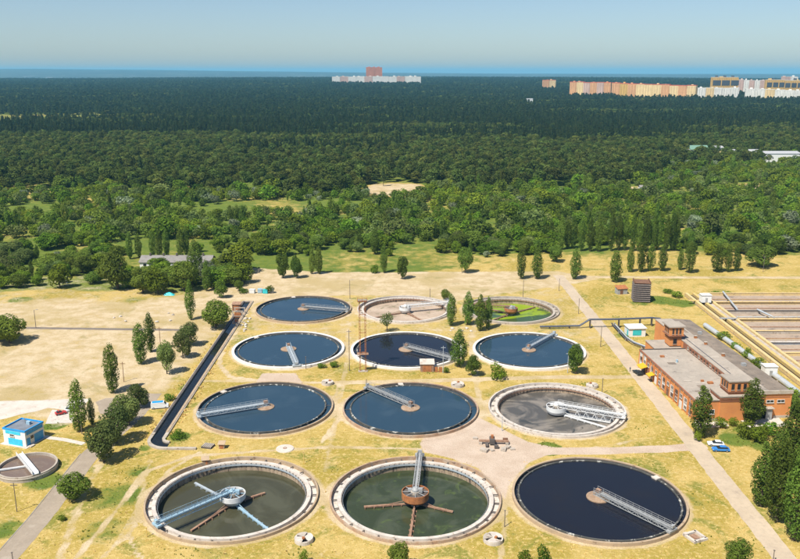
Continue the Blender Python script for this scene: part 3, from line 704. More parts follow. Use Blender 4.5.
    # towers
    def tower(u0, u1, v0, v1, zb, zs, zt, over, front_only=False):
        tw = MB(); tw.box(u0, u1, v0, v1, zb, zs); a = tw.build('tower', 'brick', t)
        cb = MB(); cb.box(u0 - over, u1 + over, v0 - over, v1 + over, zs + .003, zs + .35); cb.build('cornice', 'brick_dark', a)
        up = MB(); up.box(u0 - over*.6, u1 + over*.6, v0 - over*.6, v1 + over*.6, zs + .353, zt - .4); up.build('belfry', 'brick', a)
        rc = MB(); rc.box(u0 - over*1.3, u1 + over*1.3, v0 - over*1.3, v1 + over*1.3, zt - .397, zt); rc.build('tower_roof', 'roofing', a)
        for k in range(3):
            w = (u1 - u0) / 4.2
            win(a, 'wood_brown', u0 + .4 + k*w*1.3, v0 - over*.6, zs + .8, w*.7, zt - zs - 1.7, 'S', panes=1)
            win(a, 'wood_brown', u0 - over*.6, v0 + .5 + k*(v1 - v0)/3.4, zs + .8, w*.7, zt - zs - 1.7, 'W', panes=1)
        for z, g in ((zs - .5, .18), (zs - 1.0, .1)):
            MB().box(u0 - g, u1 + g, v0 - g, v1 + g, z, z + .22).build('band_course', 'brick_dark', a)
        return a
    tower(7.4, 16.25, -.6, 6.0, 0, 7.0, 7.9, .25).name = 'tower'
    tower(10.2, 16.1, .4, 5.6, 7.9, 8.6, 12.2, .35)
    a = tower(12.1, 16.2, L1 + 4, L1 + 8.6, H1 - .2, 9.9, 13.6, .75)
    win(a, 'wood_brown', 13.2, L1 + 4, H1 + .5, 1.4, 2.0, 'S', panes=1)
    an = MB(); an.box(6.5, UM - .2, L1 + .31, L1 + 12, 0, H1 - .8); an.build('annex', 'brick', t)
    an = MB(); an.box(6.3, UM - .2, L1 + .31, L1 + 12.2, H1 - .797, H1 - .55); an.build('roof', 'roofing', t)
    for u, v, s in ((4.2, 37.5, .9), (9.6, 12.6, 1.1), (8.2, 14.6, .6), (7.6, 12.2, .5), (6.1, 38.2, .35)):
        MB().box(u, u + s*1.5, v, v + s, H1 + .003, H1 + .55).build('roof_vent', 'rust' if s > .5 else 'concrete_white', t)
    MB().tube([(7.8, 32.6, H1), (7.8, 32.6, H1 + .9)], .35, 12).build('roof_fan', 'steel_blue', t)
    for u, v in ((20.3, 62), (21.2, 50), (21.8, 43), (22.4, 31)):
        MB().box(u, u + .9, v, v + .7, H2 + .003, H2 + .9).build('roof_vent', 'rust', t)
        MB().box(u - .1, u + 1.0, v - .1, v + .8, H2 + .903, H2 + 1.0).build('roof_vent_cap', 'concrete', t)
    rq = random.Random(4)
    for k in range(16):                                        # repaired felt strips
        hi = k % 2; u = rq.uniform(17.5, 21) if hi else rq.uniform(.6, 11); v = rq.uniform(3, 68) if hi else rq.uniform(3, 40)
        w_, l_ = (rq.uniform(1, 4), rq.uniform(.9, 2)) if rq.random() < .6 else (rq.uniform(.9, 1.4), rq.uniform(3, 8)); z = (H2 if hi else H1) + .004 + .003*k
        MB().box(u, u + w_, v, v + l_, z, z + .012).build('felt_patch', ('roofing_dark', 'roofing', 'concrete')[k % 3], t)
    for k in range(6): MB().tube([(-.16, 3 + k*7.6, .1), (-.16, 3 + k*7.6, H1 - .1)], .09, 6).build('downpipe', 'steel', t)
    MB().tube([(17.5, 8, H2 + .15), (18.2, 70, H2 + .15)], .08, 6).build('roof_cable', 'pipe_dark', t)
    for v in (22, 55): MB().box(24.8, 26.2, v, v + 1.0, H2 - .25, H2 + .7).build('roof_vent', 'steel', t)
brick_building()

def blue_house():
    c0 = P(4.5, 443.5)   # lower left front corner
    W, D, H = 7.6, 7.0, 4.3
    t = thing('blue_white_house', 'small white kiosk-like pump house with bright blue doors, trim and parapet', 'building', (c0.x, c0.y, 0), R_(-19))
    MB().box(0, W, 0, D, .1, H).build('wall', 'white_wall', t)
    MB().box(.2, W - .2, .2, D - .2, H + .003, H + .12).build('roof', 'grey_roof', t)
    MB().box(-.8, W + .8, -.8, D + .8, .0, .12).build('plinth', 'concrete_white', t)
    p = MB(); p.box(-.08, W + .08, -.08, .2, H + .003, H + .5); p.box(-.08, W + .08, D - .2, D + .08, H + .003, H + .5); p.box(-.08, .2, .203, D - .203, H + .003, H + .5); p.box(W - .2, W + .08, .203, D - .203, H + .003, H + .5)
    p.build('parapet', 'blue_paint', t)
    MB().box(.9, W - 1.6, -.09, -.003, 3.3, 4.15).build('fascia_panel', 'cyan_paint', t)
    d = MB().box(1.6, W - 1.2, -.09, -.003, .13, 2.0).build('garage_door', 'cyan_paint', t)
    for k in range(4): MB().box(1.6, W - 1.2, -.115, -.093, .5 + k*.42, .54 + k*.42).build('door_rib', 'blue_paint', d)
    win(t, 'paint_white', 2.3, -.0, 2.5, 1.5, .8, 'S', panes=3)
    def east(y0, y1, z0, z1, m, nm, dd=.09): return MB().box(W + .003, W + dd, y0, y1, z0, z1).build(nm, m, t)
    east(.5, D - .5, 3.3, 4.15, 'blue_paint', 'fascia_panel'); e = east(3.2, D - .5, .13, 2.5, 'blue_paint', 'garage_door'); east(.4, 1.6, .13, 2.3, 'blue_paint', 'door')
    east(1.9, 2.9, 1.7, 2.6, 'glass', 'window')
    MB().box(4.0, 5.2, 4.4, 5.2, H + .123, H + 1.0).build('roof_vent', 'steel_blue', t)
    MB().tube([(3.2, 4.9, H + .1), (3.2, 4.9, H + 1.7)], .12, 8).build('flue', 'steel', t)
    st = MB().box(W + .2, W + 1.4, .2, 1.8, .12, .3); st.build('step', 'concrete_white', t)
blue_house()

def teal_shed():
    c = P(629, 337)
    t = thing('flat_roofed_shed', 'white flat-roofed shed with a turquoise end behind the brick wing', 'shed', (c.x, c.y, 0), R_(4))
    MB().box(0, 6.5, 0, 5.5, 0, 3.3).build('wall', 'white_wall', t)
    MB().box(1.4, 4.8, -.08, -.003, .6, 2.8).build('end_panel', 'teal_paint', t)
    MB().box(-.4, 6.9, -.4, 5.9, 3.303, 3.55).build('roof', 'paint_white', t)
    MB().box(-.08, -.003, 1.2, 2.4, .1, 2.3).build('door', 'teal_paint', t)
teal_shed()

def cooling_tower():
    c = P(640.5, 300.5); s = 7.0; H = 8.8
    t = thing('wooden_cooling_tower', 'square weathered timber cooling tower of grey horizontal boards', 'tower', (c.x, c.y, 0), R_(-8))
    f = MB()
    for x in (-1, 1):
        for y in (-1, 1): f.box(x*s/2*.9 - .15, x*s/2*.9 + .15, y*s/2*.9 - .15, y*s/2*.9 + .15, 0, H)
    f.build('frame', 'wood_brown', t)
    MB().box(-s/2*.84, s/2*.84, -s/2*.84, s/2*.84, .3, H - .6).build('core', 'wood_brown', t)
    mm = {}
    for k in range(9):
        z = .5 + k*.93; w = s/2
        for ax in range(4):
            key = ax % 2
            if ax not in mm:
                b = MB()
                vs = [(-w - .1, -w - .35, 0), (w + .1, -w - .35, 0), (w - .1, -w + .25, .62), (-w + .1, -w + .25, .62), (-w - .1, -w - .27, -.02), (w + .1, -w - .27, -.02), (w - .1, -w + .33, .6), (-w + .1, -w + .33, .6)]
                b.add(vs, [(0,1,2,3),(7,6,5,4),(0,1,5,4),(1,2,6,5),(2,3,7,6),(3,0,4,7)])
                mm[ax] = b.mesh('louvre_board', 'wood')
            o = link('louvre_board', mm[ax], t); o.location = (0, 0, z); o.rotation_euler = (0, 0, ax * math.pi/2)
    r = MB(); r.box(-s/2 - .2, s/2 + .2, -s/2 - .2, s/2 + .2, H, H + .2); r.box(-s/2, -s/2 + .3, -s/2, s/2, H + .203, H + .8); r.box(s/2 - .3, s/2, -s/2, s/2, H + .203, H + .8); r.build('top_deck', 'wood_brown', t)
    c = P(621, 293.5)
    t = thing('rusty_shed', 'small shed with a rust-orange roof left of the timber tower', 'shed', (c.x, c.y, 0), R_(10))
    MB().box(-2.4, 2.4, -1.6, 1.6, 0, 2.6).build('wall', 'steel', t)
    MB().add([(-2.7, -1.9, 2.6), (2.7, -1.9, 2.6), (2.7, 1.9, 3.5), (-2.7, 1.9, 3.5), (-2.7, -1.9, 2.72), (2.7, -1.9, 2.72), (2.7, 1.9, 3.62), (-2.7, 1.9, 3.62)], [(3,2,1,0),(4,5,6,7),(0,1,5,4),(1,2,6,5),(2,3,7,6),(3,0,4,7)]).build('roof', 'rust', t)
    MB().box(-1.2, .2, -1.68, -1.603, .1, 2.1).build('door', 'wood_brown', t)
cooling_tower()

# ------------------------------------------------------------------ aeration basins, right
def basins():
    X0, X1 = 131.0, 268.0; ZT = 1.5
    t = thing('aeration_basin', 'wide bank of drained aeration basins with yellow walkways behind the brick building', 'basin', (X0, 250, 0))
    ysr = [236, 248.5, 259, 270, 281.2, 293.7, 307.2, 323.3, 335, 349.1, 364]
    MB().box(0, X1 - X0, ysr[0] - 250, ysr[-1] - 250, .0, .35).build('floor', 'basin_floor', t)
    for k, y in enumerate(ysr):
        m = 'basin_wall' if k != 5 else 'pipe_pale'
        w = MB(); w.box(8.2, X1 - X0, y - 250 - .35, y - 250 + .35, .352, ZT); w.build('wall', m if k not in (8, 6) else 'concrete', t)
        wk = MB(); wk.box(8.2, X1 - X0, y - 250 - (.8 if k % 2 else .5), y - 250 + .5, ZT + .003, ZT + .16); wk.build('walkway', 'basin_wall' if k not in (5, 8) else ('concrete_white' if k == 5 else 'concrete_dark'), t)
        if k % 2 == 1:
            rl = MB(); rl.bar((8.2, y - 250, ZT + 1.1), (X1 - X0, y - 250, ZT + 1.1), .08)
            for q in range(22): rl.bar((8.3 + q*6, y - 250, ZT + .1), (8.3 + q*6, y - 250, ZT + 1.1), .08)
            rl.build('railing', 'yellow_pipe', t)
        if k < len(ysr) - 1:
            ym = (y + ysr[k+1])/2 - 250
            MB().tube([(10, ym, .55), (X1 - X0 - 1, ym, .55)], .25, 8).build('air_pipe', 'rust_pale' if k != 7 else 'pipe_pale', t)
            MB().box(9, X1 - X0, ym - 3.8, ym - 1.6, .352, .42).build('sludge_bank', 'basin_floor', t)
    for u, m, w in ((.0, 'basin_wall', 1.2), (3.3, 'yellow_pipe', 1.3), (7.0, 'basin_wall', 1.1)):
        b = MB(); b.box(u, u + w, ysr[0] - 250, ysr[-1] - 250, .352, ZT + .1); b.build('long_wall', m, t)
    b = MB(); b.box(1.25, 3.25, ysr[0] - 250, ysr[-1] - 250, .355, .5); b.build('feed_channel', 'water_dark', t)
    b = MB(); b.box(4.65, 6.95, ysr[0] - 250, ysr[-1] - 250, .355, .9); b.build('feed_channel', 'concrete', t)
    for (xa, ya, xb, yb) in ((17.5, 364, 12.5, 335), (21, 335, 23, 323.3), (30, 307, 18, 281), (34, 281, 16, 259)):
        MB().tube([(xa, ya - 250, ZT + .6), (xb, yb - 250, ZT + .6)], .38, 10).build('cross_pipe', 'pipe_pale', t)
    MB().box(.5, 7.6, 72.5, 73.8, ZT + .103, ZT + .4).build('footbridge', 'steel', t)
    MB().box(-3, 7, 100, 101.4, ZT + .103, ZT + .3).build('footbridge', 'yellow_pipe', t)
    for nm, p, lab in (('valve_house', (705, 302), 'white square valve house at the far corner of the aeration basins'), ('valve_house', (769, 372), 'white square valve house on the near part of the aeration basins')):
        q = P(*p, 1.5); b = thing(nm, lab, 'valve house', (q.x, q.y, 1.66 if p[0] < 720 else .42), 0, 'white valve houses on the basins')
        h = 3.2 if p[0] < 720 else 3.4
        MB().box(-2.1, 2.1, -1.6, 1.6, 0, h).build('wall', 'white_wall', b); MB().box(-2.3, 2.3, -1.8, 1.8, h + .003, h + .2).build('roof', 'paint_white', b)
        MB().box(-.5, .5, -1.66, -1.603, .05, 2.1).build('door', 'steel', b)
    tp = thing('overground_pipe', 'thick pale pipe along the right side of the brick building', 'pipe', (124.5, 232, 0))
    MB().tube([(3.0, -20, 1.1), (2.0, 20, 1.1), (.3, 60, 1.1), (-1.5, 84, 1.1)], .95, 12).build('pipe', 'pipe_pale', tp)
    for k in range(10):
        y = -16 + k*10; MB().box(2.4 - y*.03 - .9, 2.4 - y*.03 + .9, y - .3, y + .3, 0, .5).build('support', 'concrete', tp)
basins()

# ------------------------------------------------------------------ pipeline over the road
def pipeline():
    a = P(540, 329, 0); a.z = 0
    t = thing('pipeline', 'dark overhead pipeline crossing the straight road towards the turquoise shed', 'pipeline', (a.x, a.y, 0))
    pts = [(0, 0, .9), (16, .8, 1.0), (20, 1.0, 3.6), (32, 1.5, 3.6), (46, 4.0, 3.4), (49.5, 4.3, 3.0), (50.5, 4.4, .2)]
    pts = [(x, y, z) for x, y, z in pts]
    MB().tube(pts, .30, 10).build('pipe', 'pipe_dark', t)
    MB().tube([(x, y + .8, z + .02) for x, y, z in pts], .2, 10).build('pipe', 'pipe_dark', t)
    for x in (4, 12, 20.3, 32, 41, 46):
        y = np.interp(x, [p[0] for p in pts], [p[1] for p in pts]); z = np.interp(x, [p[0] for p in pts], [p[2] for p in pts])
        MB().box(x - .15, x + .15, y - .4, y + 1.2, 0, z - .305).build('support', 'concrete_dark', t)
    b = P(614, 326); c = P(640, 350)
    t = thing('branch_pipe', 'bent pale pipe run between the road and the brick wing', 'pipe', (b.x, b.y, 0))
    p2 = [(0, 0, 1.2), (.3, -18, 1.2), (1.5, -24, 1.2), (6.5, -33, 1.2), (8.4, -36, 1.2)]
    MB().tube(p2, .26, 8).build('pipe', 'pipe_pale', t)
    MB().tube([(x - 1.0, y, z) for x, y, z in p2], .25, 8).build('pipe', 'pipe_dark', t)
    for x, y in ((0, -1), (.2, -10), (.6, -19), (4, -28.5)): MB().box(x - 1.2, x + .3, y - .15, y + .15, 0, .85).build('support', 'concrete', t)
pipeline()

# ------------------------------------------------------------------ far buildings
def at_y(x, y, Y):
    u = (x - 400.0) / FPX; v = (279.5 - y) / FPX; d = (u, CA + v*SA, -SA + v*CA); t = Y / d[1]
    return Vector((d[0]*t, Y, CAMH + t*d[2]))
def facade(name, col, col2, win_c=(0.10, 0.11, 0.13)):
    return weathered(name, col, col2, .05, .8)
M['f_white'] = plain('f_white', (0.80, 0.77, 0.70), .8, 0, .12, .05); M['f_orange'] = plain('f_orange', (0.72, 0.38, 0.17), .8, 0, .15, .05)
M['f_yellow'] = plain('f_yellow', (0.82, 0.60, 0.30), .8, 0, .12, .05); M['f_ochre'] = plain('f_ochre', (0.66, 0.40, 0.10), .8, 0, .15, .05); M['f_pink'] = plain('f_pink', (0.62, 0.42, 0.34), .8, 0, .15, .05)
M['f_brick'] = plain('f_brick', (0.60, 0.22, 0.11), .8, 0, .15, .05); M['f_roof'] = plain('f_roof', (0.55, 0.13, 0.07), .8, 0, .2, .05); M['f_dark'] = plain('f_dark', (0.06, 0.06, 0.07), .5, 0, .2, .05)
def block(label, x0, x1, ytop, Y0, Y1, secs, roof=None, ytop2=None, openings=False, tops=0, group='far apartment blocks beyond the forest', d=16.0):
    a = at_y(x0, ytop, Y0); b = at_y(x1, ytop2 if ytop2 else ytop, Y1)
    base = min(float(terr(a.x, Y0)), float(terr(b.x, Y1))) - 1
    W = math.hypot(b.x - a.x, Y1 - Y0); rz = math.atan2(Y1 - Y0, b.x - a.x)
    t = thing('apartment_block', label, 'apartment block', (a.x, Y0, base), rz, group)
    n = len(secs); sw = W / n; rs = random.Random(int(x0*7 + ytop))
    for k, m in enumerate(secs):
        h = (a.z + (b.z - a.z)*(k + .5)/n) - base + rs.uniform(-1.2, 1.2); off = (k % 2) * 1.2
        s = MB().box(k*sw, (k+1)*sw - .4, off, off + d, 0, h).build('section', m, t)
        MB().box(k*sw - .3, (k+1)*sw - .1, off - .4, off + d + .4, h + .01, h + (2.2 if roof else .9)).build('roof', roof or 'f_white', s)
        wm = MB(); nf = int(h / 3.0); nb = max(2, int(sw / 4.2))
        lo = max(0, nf - 16)
        for q in range(nb):
            u = k*sw + (q + .5)*sw/nb
            for fl in range(lo, nf):
                z = fl*3.0 + .9; wm.box(u - .6, u + .6, off - .06, off - .02, z, z + 1.5)
        tag(wm.build('windows', 'f_dark', s), kind='stuff')
        lg = MB()
        for q in range(0, nb, 2):
            u = k*sw + (q + 1.0)*sw/nb; lg.box(u - .9, u + .9, off - 1.2, off - .07, lo*3.0, h - 1.0)
        lg.build('balcony_stack', m, s)
        if openings:
            op = MB()
            for q in range(3):
                u = k*sw + (q + .2)*sw/3; op.box(u + .5, u + sw/3 - 3.5, off - 1.3, off - 1.21, h*.56, h*.84)
            op.build('dark_opening', 'f_dark', s)
    for k in range(n):
        if rs.random() < .8:
            u = (k + rs.uniform(.25, .75))*sw; h = (a.z + (b.z - a.z)*(k + .5)/n) - base
            MB().box(u - sw*.12, u + sw*.12, 4, 11, h + .5, h + rs.uniform(3.0, 5.5)).build('stair_housing', secs[k], t)
    for q in range(tops):
        u = W * (.2 + .6*q/max(1, tops - 1)); h = (a.z + b.z)/2 - base
        MB().box(u - 5, u + 5, 3, 12, h + 1.0, h + 6.5).build('roof_housing', 'f_dark' if openings else 'f_brick', t)
    return t
block('very long low white slab on the skyline', 332, 421, 76.4, 4750, 4750, ['f_white', 'f_pink', 'f_white', 'f_white', 'f_pink', 'f_white', 'f_white', 'f_white', 'f_pink', 'f_white', 'f_white'])
block('brick-red tower rising behind the long white slab', 366, 382, 67.6, 5000, 5000, ['f_brick', 'f_brick'], 'f_roof', tops=3)
block('lone small salmon block left of the orange terraces', 543, 556, 80.2, 3800, 3800, ['f_orange', 'f_yellow'], 'f_roof')
block('left terrace of orange blocks with darker roofs', 570, 611, 82.0, 3020, 2930, ['f_orange', 'f_yellow', 'f_pink', 'f_orange', 'f_pink', 'f_orange'], 'f_roof', 83.0)
block('right terrace of yellow-orange blocks with red roofs', 612, 696, 83.0, 2910, 2740, ['f_orange', 'f_ochre', 'f_orange', 'f_yellow', 'f_yellow', 'f_yellow', 'f_orange', 'f_yellow', 'f_orange', 'f_yellow'], 'f_roof', 86.0)
block('ochre unfinished high block with dark window bands and roof huts', 711.5, 738.5, 76.8, 3200, 3180, ['f_ochre'], None, 77.6, True, 3)
block('greyish-pink block behind the white terraces', 738.8, 766, 79.6, 3260, 3240, ['f_pink', 'f_white', 'f_pink', 'f_white', 'f_pink'], None, 80.5)
block('ochre block with dark bands at the right edge', 766, 803, 79.4, 3180, 3160, ['f_ochre', 'f_ochre'], None, 80.5, True, 2)
block('left white terrace below the ochre block', 698, 739.5, 88.0, 2740, 2710, ['f_white', 'f_yellow', 'f_white', 'f_white', 'f_white'])
block('right white terrace running out of frame', 746, 815, 88.8, 2690, 2640, ['f_white', 'f_white', 'f_yellow', 'f_white', 'f_white', 'f_white', 'f_white'], None, 91.0)
block('pale tower block peeping over the ochre block', 783, 798, 76.5, 3600, 3600, ['f_pink', 'f_white'])

def hall(label, x0, x1, ybase, W_d, h, wallm, roofm, ridge=1.6, name='warehouse', rz=0.0, Y=None, cat='warehouse'):
    p = P(x0, ybase) if Y is None else at_y(x0, ybase, Y); q = P(x1, ybase) if Y is None else at_y(x1, ybase, Y)
    t = thing(name, label, cat, (p.x, p.y, float(terr(p.x, p.y))), rz); W = q.x - p.x
    MB().box(0, W, 0, W_d, 0, h).build('wall', wallm, t)
    r = MB(); o = .5
    r.add([(-o, -o, h + .01), (W + o, -o, h + .01), (W + o, W_d/2, h + ridge), (-o, W_d/2, h + ridge), (W + o, W_d + o, h + .01), (-o, W_d + o, h + .01),
           (-o, -o, h + .2), (W + o, -o, h + .2), (W + o, W_d/2, h + ridge + .2), (-o, W_d/2, h + ridge + .2), (W + o, W_d + o, h + .2), (-o, W_d + o, h + .2)],
          [(6,7,8,9), (9,8,10,11), (0,1,7,6), (5,4,10,11), (0,6,9,11,5,3), (1,7,8,10,4,2), (0,3,2,1), (3,5,4,2)])
    r.build('roof', roofm, t)
    nw = max(2, int(W / 6))
    for k in range(nw):
        u = (k + .3) * W / nw; MB().box(u, u + 1.6, -.06, -.005, h*.4, h*.4 + 1.3).build('window', 'glass', t)
    MB().box(W*.45, W*.45 + 2.4, -.08, -.006, .05, 2.6).build('door', 'steel', t)
    return t
M['roof_grey'] = weathered('roof_grey', (0.25, 0.23, 0.21), (0.20, 0.185, 0.17), .3, .9, stain=(.14,.12,.11)); M['roof_green'] = plain('roof_green', (0.17, 0.30, 0.22), .6); M['roof_white'] = plain('roof_white', (0.46, 0.46, 0.46), .6)
hb = hall('long low shed with a grey roof half hidden by trees beyond the yard', 140, 211, 268.5, 11, 3.2, 'white_wall', 'roof_grey', 2.6, 'long_shed', cat='shed')
for k in range(5): MB().box(4 + k*7, 4.8 + k*7, 4.8, 5.6, 5.4, 7.2).build('chimney', 'concrete_dark', hb)
hall('tiny white hut at the edge of the thicket, far left', 59, 66, 283.5, 3, 2.6, 'white_wall', 'paint_white', .5, 'garden_hut', cat='hut')
hall('house with a pale green roof showing above the treetops', 690, 708, 158, 16, 10, 'white_wall', 'roof_green', 4.5, 'green_roofed_house', cat='house')
for (x0, x1, y, lab) in ((716, 724, 156, 'small pale house between treetops'), (724, 737, 160, 'yellowish hall left of the white hall'), (740, 762, 160, 'grey hall with flat pale roof'), (764, 800, 162, 'long white hall at the right edge')):
    hall(lab + ' in the right-hand wood', x0, x1, y, 22, 9.5, 'white_wall' if x0 != 724 else 'f_yellow', 'roof_white', 2)
hall('little white hut alone in the middle of the far forest', 526.5, 532.5, 109, 16, 21, 'white_wall', 'roof_white', 1.5, 'forest_hut', cat='hut')
hall('small pale house in the clearing at right', 640, 647, 192, 6, 4, 'white_wall', 'roof_grey', 1.5, 'cottage', cat='house')

# ------------------------------------------------------------------ poles, mast, wells, small things
def pole(x, yb, yt, label, r=.14, mat='wood', arm=False, name='utility_pole'):
    p = P(x, yb); h = 1.0
    while Q(p.x, p.y, h)[1] > yt and h < 40: h += .05
    t = thing(name, label, 'pole', (p.x, p.y, 0), 0, 'thin poles around the works')
    MB().tube([(0, 0, -.2), (0, 0, h)], [r, r*.7], 8).build('post', mat, t)
    if arm:
        a = MB(); a.bar((0, -.05, h - .15), (1.1, -.05, h + .15), .09); a.build('lamp_arm', 'steel', t); MB().box(.9, 1.6, -.2, .1, h + .06, h + .2).build('lamp_head', 'steel', t)
    else:
        MB().box(-.8, .8, -.07, .07, h - .7, h - .55).build('crossarm', mat, t) if h > 7 else MB().box(-.16, .16, -.16, .16, h + .003, h + .12).build('cap', mat, t)
    return t
POLES = [(350, 299, 280, 'lamp pole just behind the far left tank', 1), (349.5, 371, 330, 'tall thin pole left of the twin lattice mast', 0), (523, 298, 280, 'thin pole behind the algae tank', 1), (443, 373, 346, 'pale pole in front of the dark-water tank', 0),
         (567.5, 373, 352, 'pale pole left of the round tree by the white-rimmed tank', 0), (462, 273, 254, 'pole before the lone round tree across the dirt road', 0), (763, 272, 256, 'pole before the wide round bush at right', 0), (559, 291, 279, 'short pole left of the road near its far end', 0),
         (578.5, 314, 299, 'pole on the left road verge near the pipeline', 0), (600.5, 347, 326, 'lamp pole where the track meets the road', 1), (124, 382, 362, 'brown pole beside the middle poplar of the sandy lot', 0), (160.5, 346, 327, 'brown pole right of the twin poplars', 0),
         (82, 434, 405, 'wooden pole in front of the near-left poplar', 0), (17, 512, 483, 'bare leaning pole in front of the small round tank', 0), (502, 431, 417, 'pale post on the left rim side of the sludge tank', 0), (602, 394, 379, 'thin pole behind the sludge tank', 0),
         (504.5, 527, 511, 'rust-brown post between the nearest middle and right tanks', 0), (304, 463, 452, 'yellow post behind the nearest left tank', 0), (773, 562, 551, 'short post beside the road at the bottom edge', 0), (366.5, 389, 380, 'short dark post behind the central tank', 0),
         (306, 369, 357, 'short white post on the rim by the viewer-facing bridge', 0), (430, 298, 289, 'short post behind the drained tank', 0), (147, 537, 528, 'yellow post by the blue bridge end', 0), (13, 562, 553, 'rusty post at the lower left corner', 0), (36, 328, 310, 'thin pale pole by the long dark path', 1)]
for x, yb, yt, lab, arm in POLES:
    pole(x, yb, yt, lab, .13 if yb < 450 else .11, {'yellow': 'yellow_pipe', 'rust': 'rust', 'pale ': 'pipe_pale', 'brown': 'wood_brown'}.get(lab[:5].strip() if not lab.startswith('pale ') else 'pale ', 'wood') if 'yellow' not in lab else 'yellow_pipe', bool(arm))
def mast():
    p = P(363, 371.5); h = 25.0
    t = thing('lattice_mast', 'tall rusty twin-legged lattice mast with a platform in front of the tanks', 'mast', (p.x, p.y, 0), R_(6))
    for s in (-1, 1):
        l = MB()
        for dx in (-.22, .22):
            for dy in (-.22, .22): l.bar((s*.95 + dx, dy, 0), (s*.95 + dx*.8, dy*.8, h), .1)
        for k in range(24):
            z = k*h/24; z2 = (k+1)*h/24; q = 1 if k % 2 else -1
            l.bar((s*.95 - .22*q, -.22, z), (s*.95 + .22*q, -.22, z2), .06); l.bar((s*.95 - .22*q, .22, z), (s*.95 + .22*q, .22, z2), .06)
        l.build('leg', 'rust', t)
    b = MB()
    for z in (7.0, 14.0, 20.5): b.bar((-.95, 0, z), (.95, 0, z), .16)
    b.build('cross_beam', 'rust', t)
    pf = MB(); pf.box(-1.9, 1.9, -1.1, 1.1, 6.4, 6.6); pf.build('platform', 'rust_pale', t)
    tp = MB(); tp.box(-1.6, 1.6, -.8, .8, h, h + .2); tp.build('top_platform', 'rust', t)
    rl = MB()
    for zz in (h + .7, h + 1.2):
        for a_, b_ in (((-1.6,-.8),(1.6,-.8)), ((1.6,-.8),(1.6,.8)), ((1.6,.8),(-1.6,.8)), ((-1.6,.8),(-1.6,-.8))): rl.bar((*a_, zz), (*b_, zz), .07)
    for x in (-1.6, 0, 1.6):
        for y in (-.8, .8): rl.bar((x, y, h), (x, y, h + 1.2), .07)
    rl.build('railing', 'rust', t)
    for x in (-1.2, -.4, .4, 1.2): MB().box(x - .25, x + .25, -1.15, -.85, h + .55, h + 1.05).build('floodlight', 'steel', t)
    MB().box(-1.6, 1.6, -.7, .7, -.1, .3).build('footing', 'concrete', t)
mast()
def well(x, y, r, label, seed=0):
    p = P(x, y); t = thing('concrete_well', label, 'well', (p.x, p.y, 0), seed*.9, 'low concrete well heads between the tanks')
    MB().lathe([(r - .3, -.2), (r - .3, .8), (r, .8), (r, -.2)], 28).build('ring', 'concrete_white', t)
    MB().disk(r - .25, .35, 28).build('pit', 'concrete_dark', t)
    for k, (a0, a1) in enumerate(((-.9, 1.0), (1.3, 2.6), (3.0, 4.6))):
        b = MB(); pts = [(.0, 0)] + [((r - .05)*math.cos(a), (r - .05)*math.sin(a)) for a in np.linspace(a0, a1, 7)]
        n = len(pts); b.add([(u, v, .803) for u, v in pts] + [(u, v, .98) for u, v in pts], [tuple(range(n))[::-1], tuple(range(n, 2*n))] + [(i, (i+1) % n, n + (i+1) % n, n + i) for i in range(n)])
        b.build('cover_slab', 'concrete_white' if k != 1 else 'concrete', t)
    MB().box(-.3, .3, -1.0, -.5, .99, 1.4).build('valve', 'rust', t)
for k, (x, y, r, lab) in enumerate(((304, 541, 2.1, 'broken round well head right of the nearest left tank'), (493, 541, 2.2, 'pale round well head right of the nearest middle tank'), (327.5, 384, 2.0, 'white well head at the start of the middle track'),
        (457.5, 386, 2.2, 'well head beyond the centre tank beside the track'), (592, 387, 2.0, 'well head behind the sludge tank'))): well(x, y, r, lab, k)
p = P(285, 449); t = thing('concrete_cover', 'flat pale concrete disc lying in the dry grass between two left tanks', 'cover', (p.x, p.y, 0)); MB().lathe([(.01, 0), (2.5, 0), (2.4, .22), (.01, .26)], 30, closed=False).build('slab', 'concrete_pad', t); MB().lathe([(.3, .2), (.55, .2), (.55, .34), (.3, .34)], 16).build('hatch_ring', 'rust_pale', t)
p = P(695, 538); t = thing('square_pit', 'square concrete pit with broken rim right of the nearest right tank', 'pit', (p.x, p.y, 0), R_(24))
for k in range(4):
    o = MB().box(-1.9, 1.6, 1.3, 1.9, -.1, .55).build('rim', 'concrete_white', t); o.rotation_euler = (0, 0, k*math.pi/2)
MB().box(-1.3, 1.3, -1.3, 1.3, .0, .08).build('floor', 'concrete_wall', t); MB().box(-.6, .5, -.9, .9, .083, .4).build('debris', 'rust_pale', t); MB().box(-1.85, -.9, 1.0, 1.85, .553, .75).build('cover_slab', 'concrete_white', t)
p = P(492, 444); t = thing('scrap_scraper', 'rusty wrecked scraper machine on concrete blocks in the bare yard', 'scrap machine', (p.x, p.y, 0), R_(-3))
MB().box(-3.6, 4.6, -.35, .35, .7, 1.15).build('beam', 'rust_pale', t); MB().box(-.7, .7, -1.2, 1.2, .4, 1.8).build('gearbox', 'concrete_dark', t); MB().box(-.35, .35, -.35, .35, 1.8, 2.7).build('motor', 'rust', t)
for x in (-3.2, 4.1): MB().box(x - .45, x + .45, -.7, .7, 0, .7).build('support', 'concrete', t)
MB().box(-1.9, -1.1, -2.6, -.3, .3, .7).build('side_beam', 'concrete_dark', t); MB().box(.5, 1.6, -3.2, -2.2, 0, .9).build('drum_box', 'concrete_dark', t); MB().box(3.0, 4.4, .3, 1.0, 1.15, 1.5).build('cover', 'wood_brown', t)
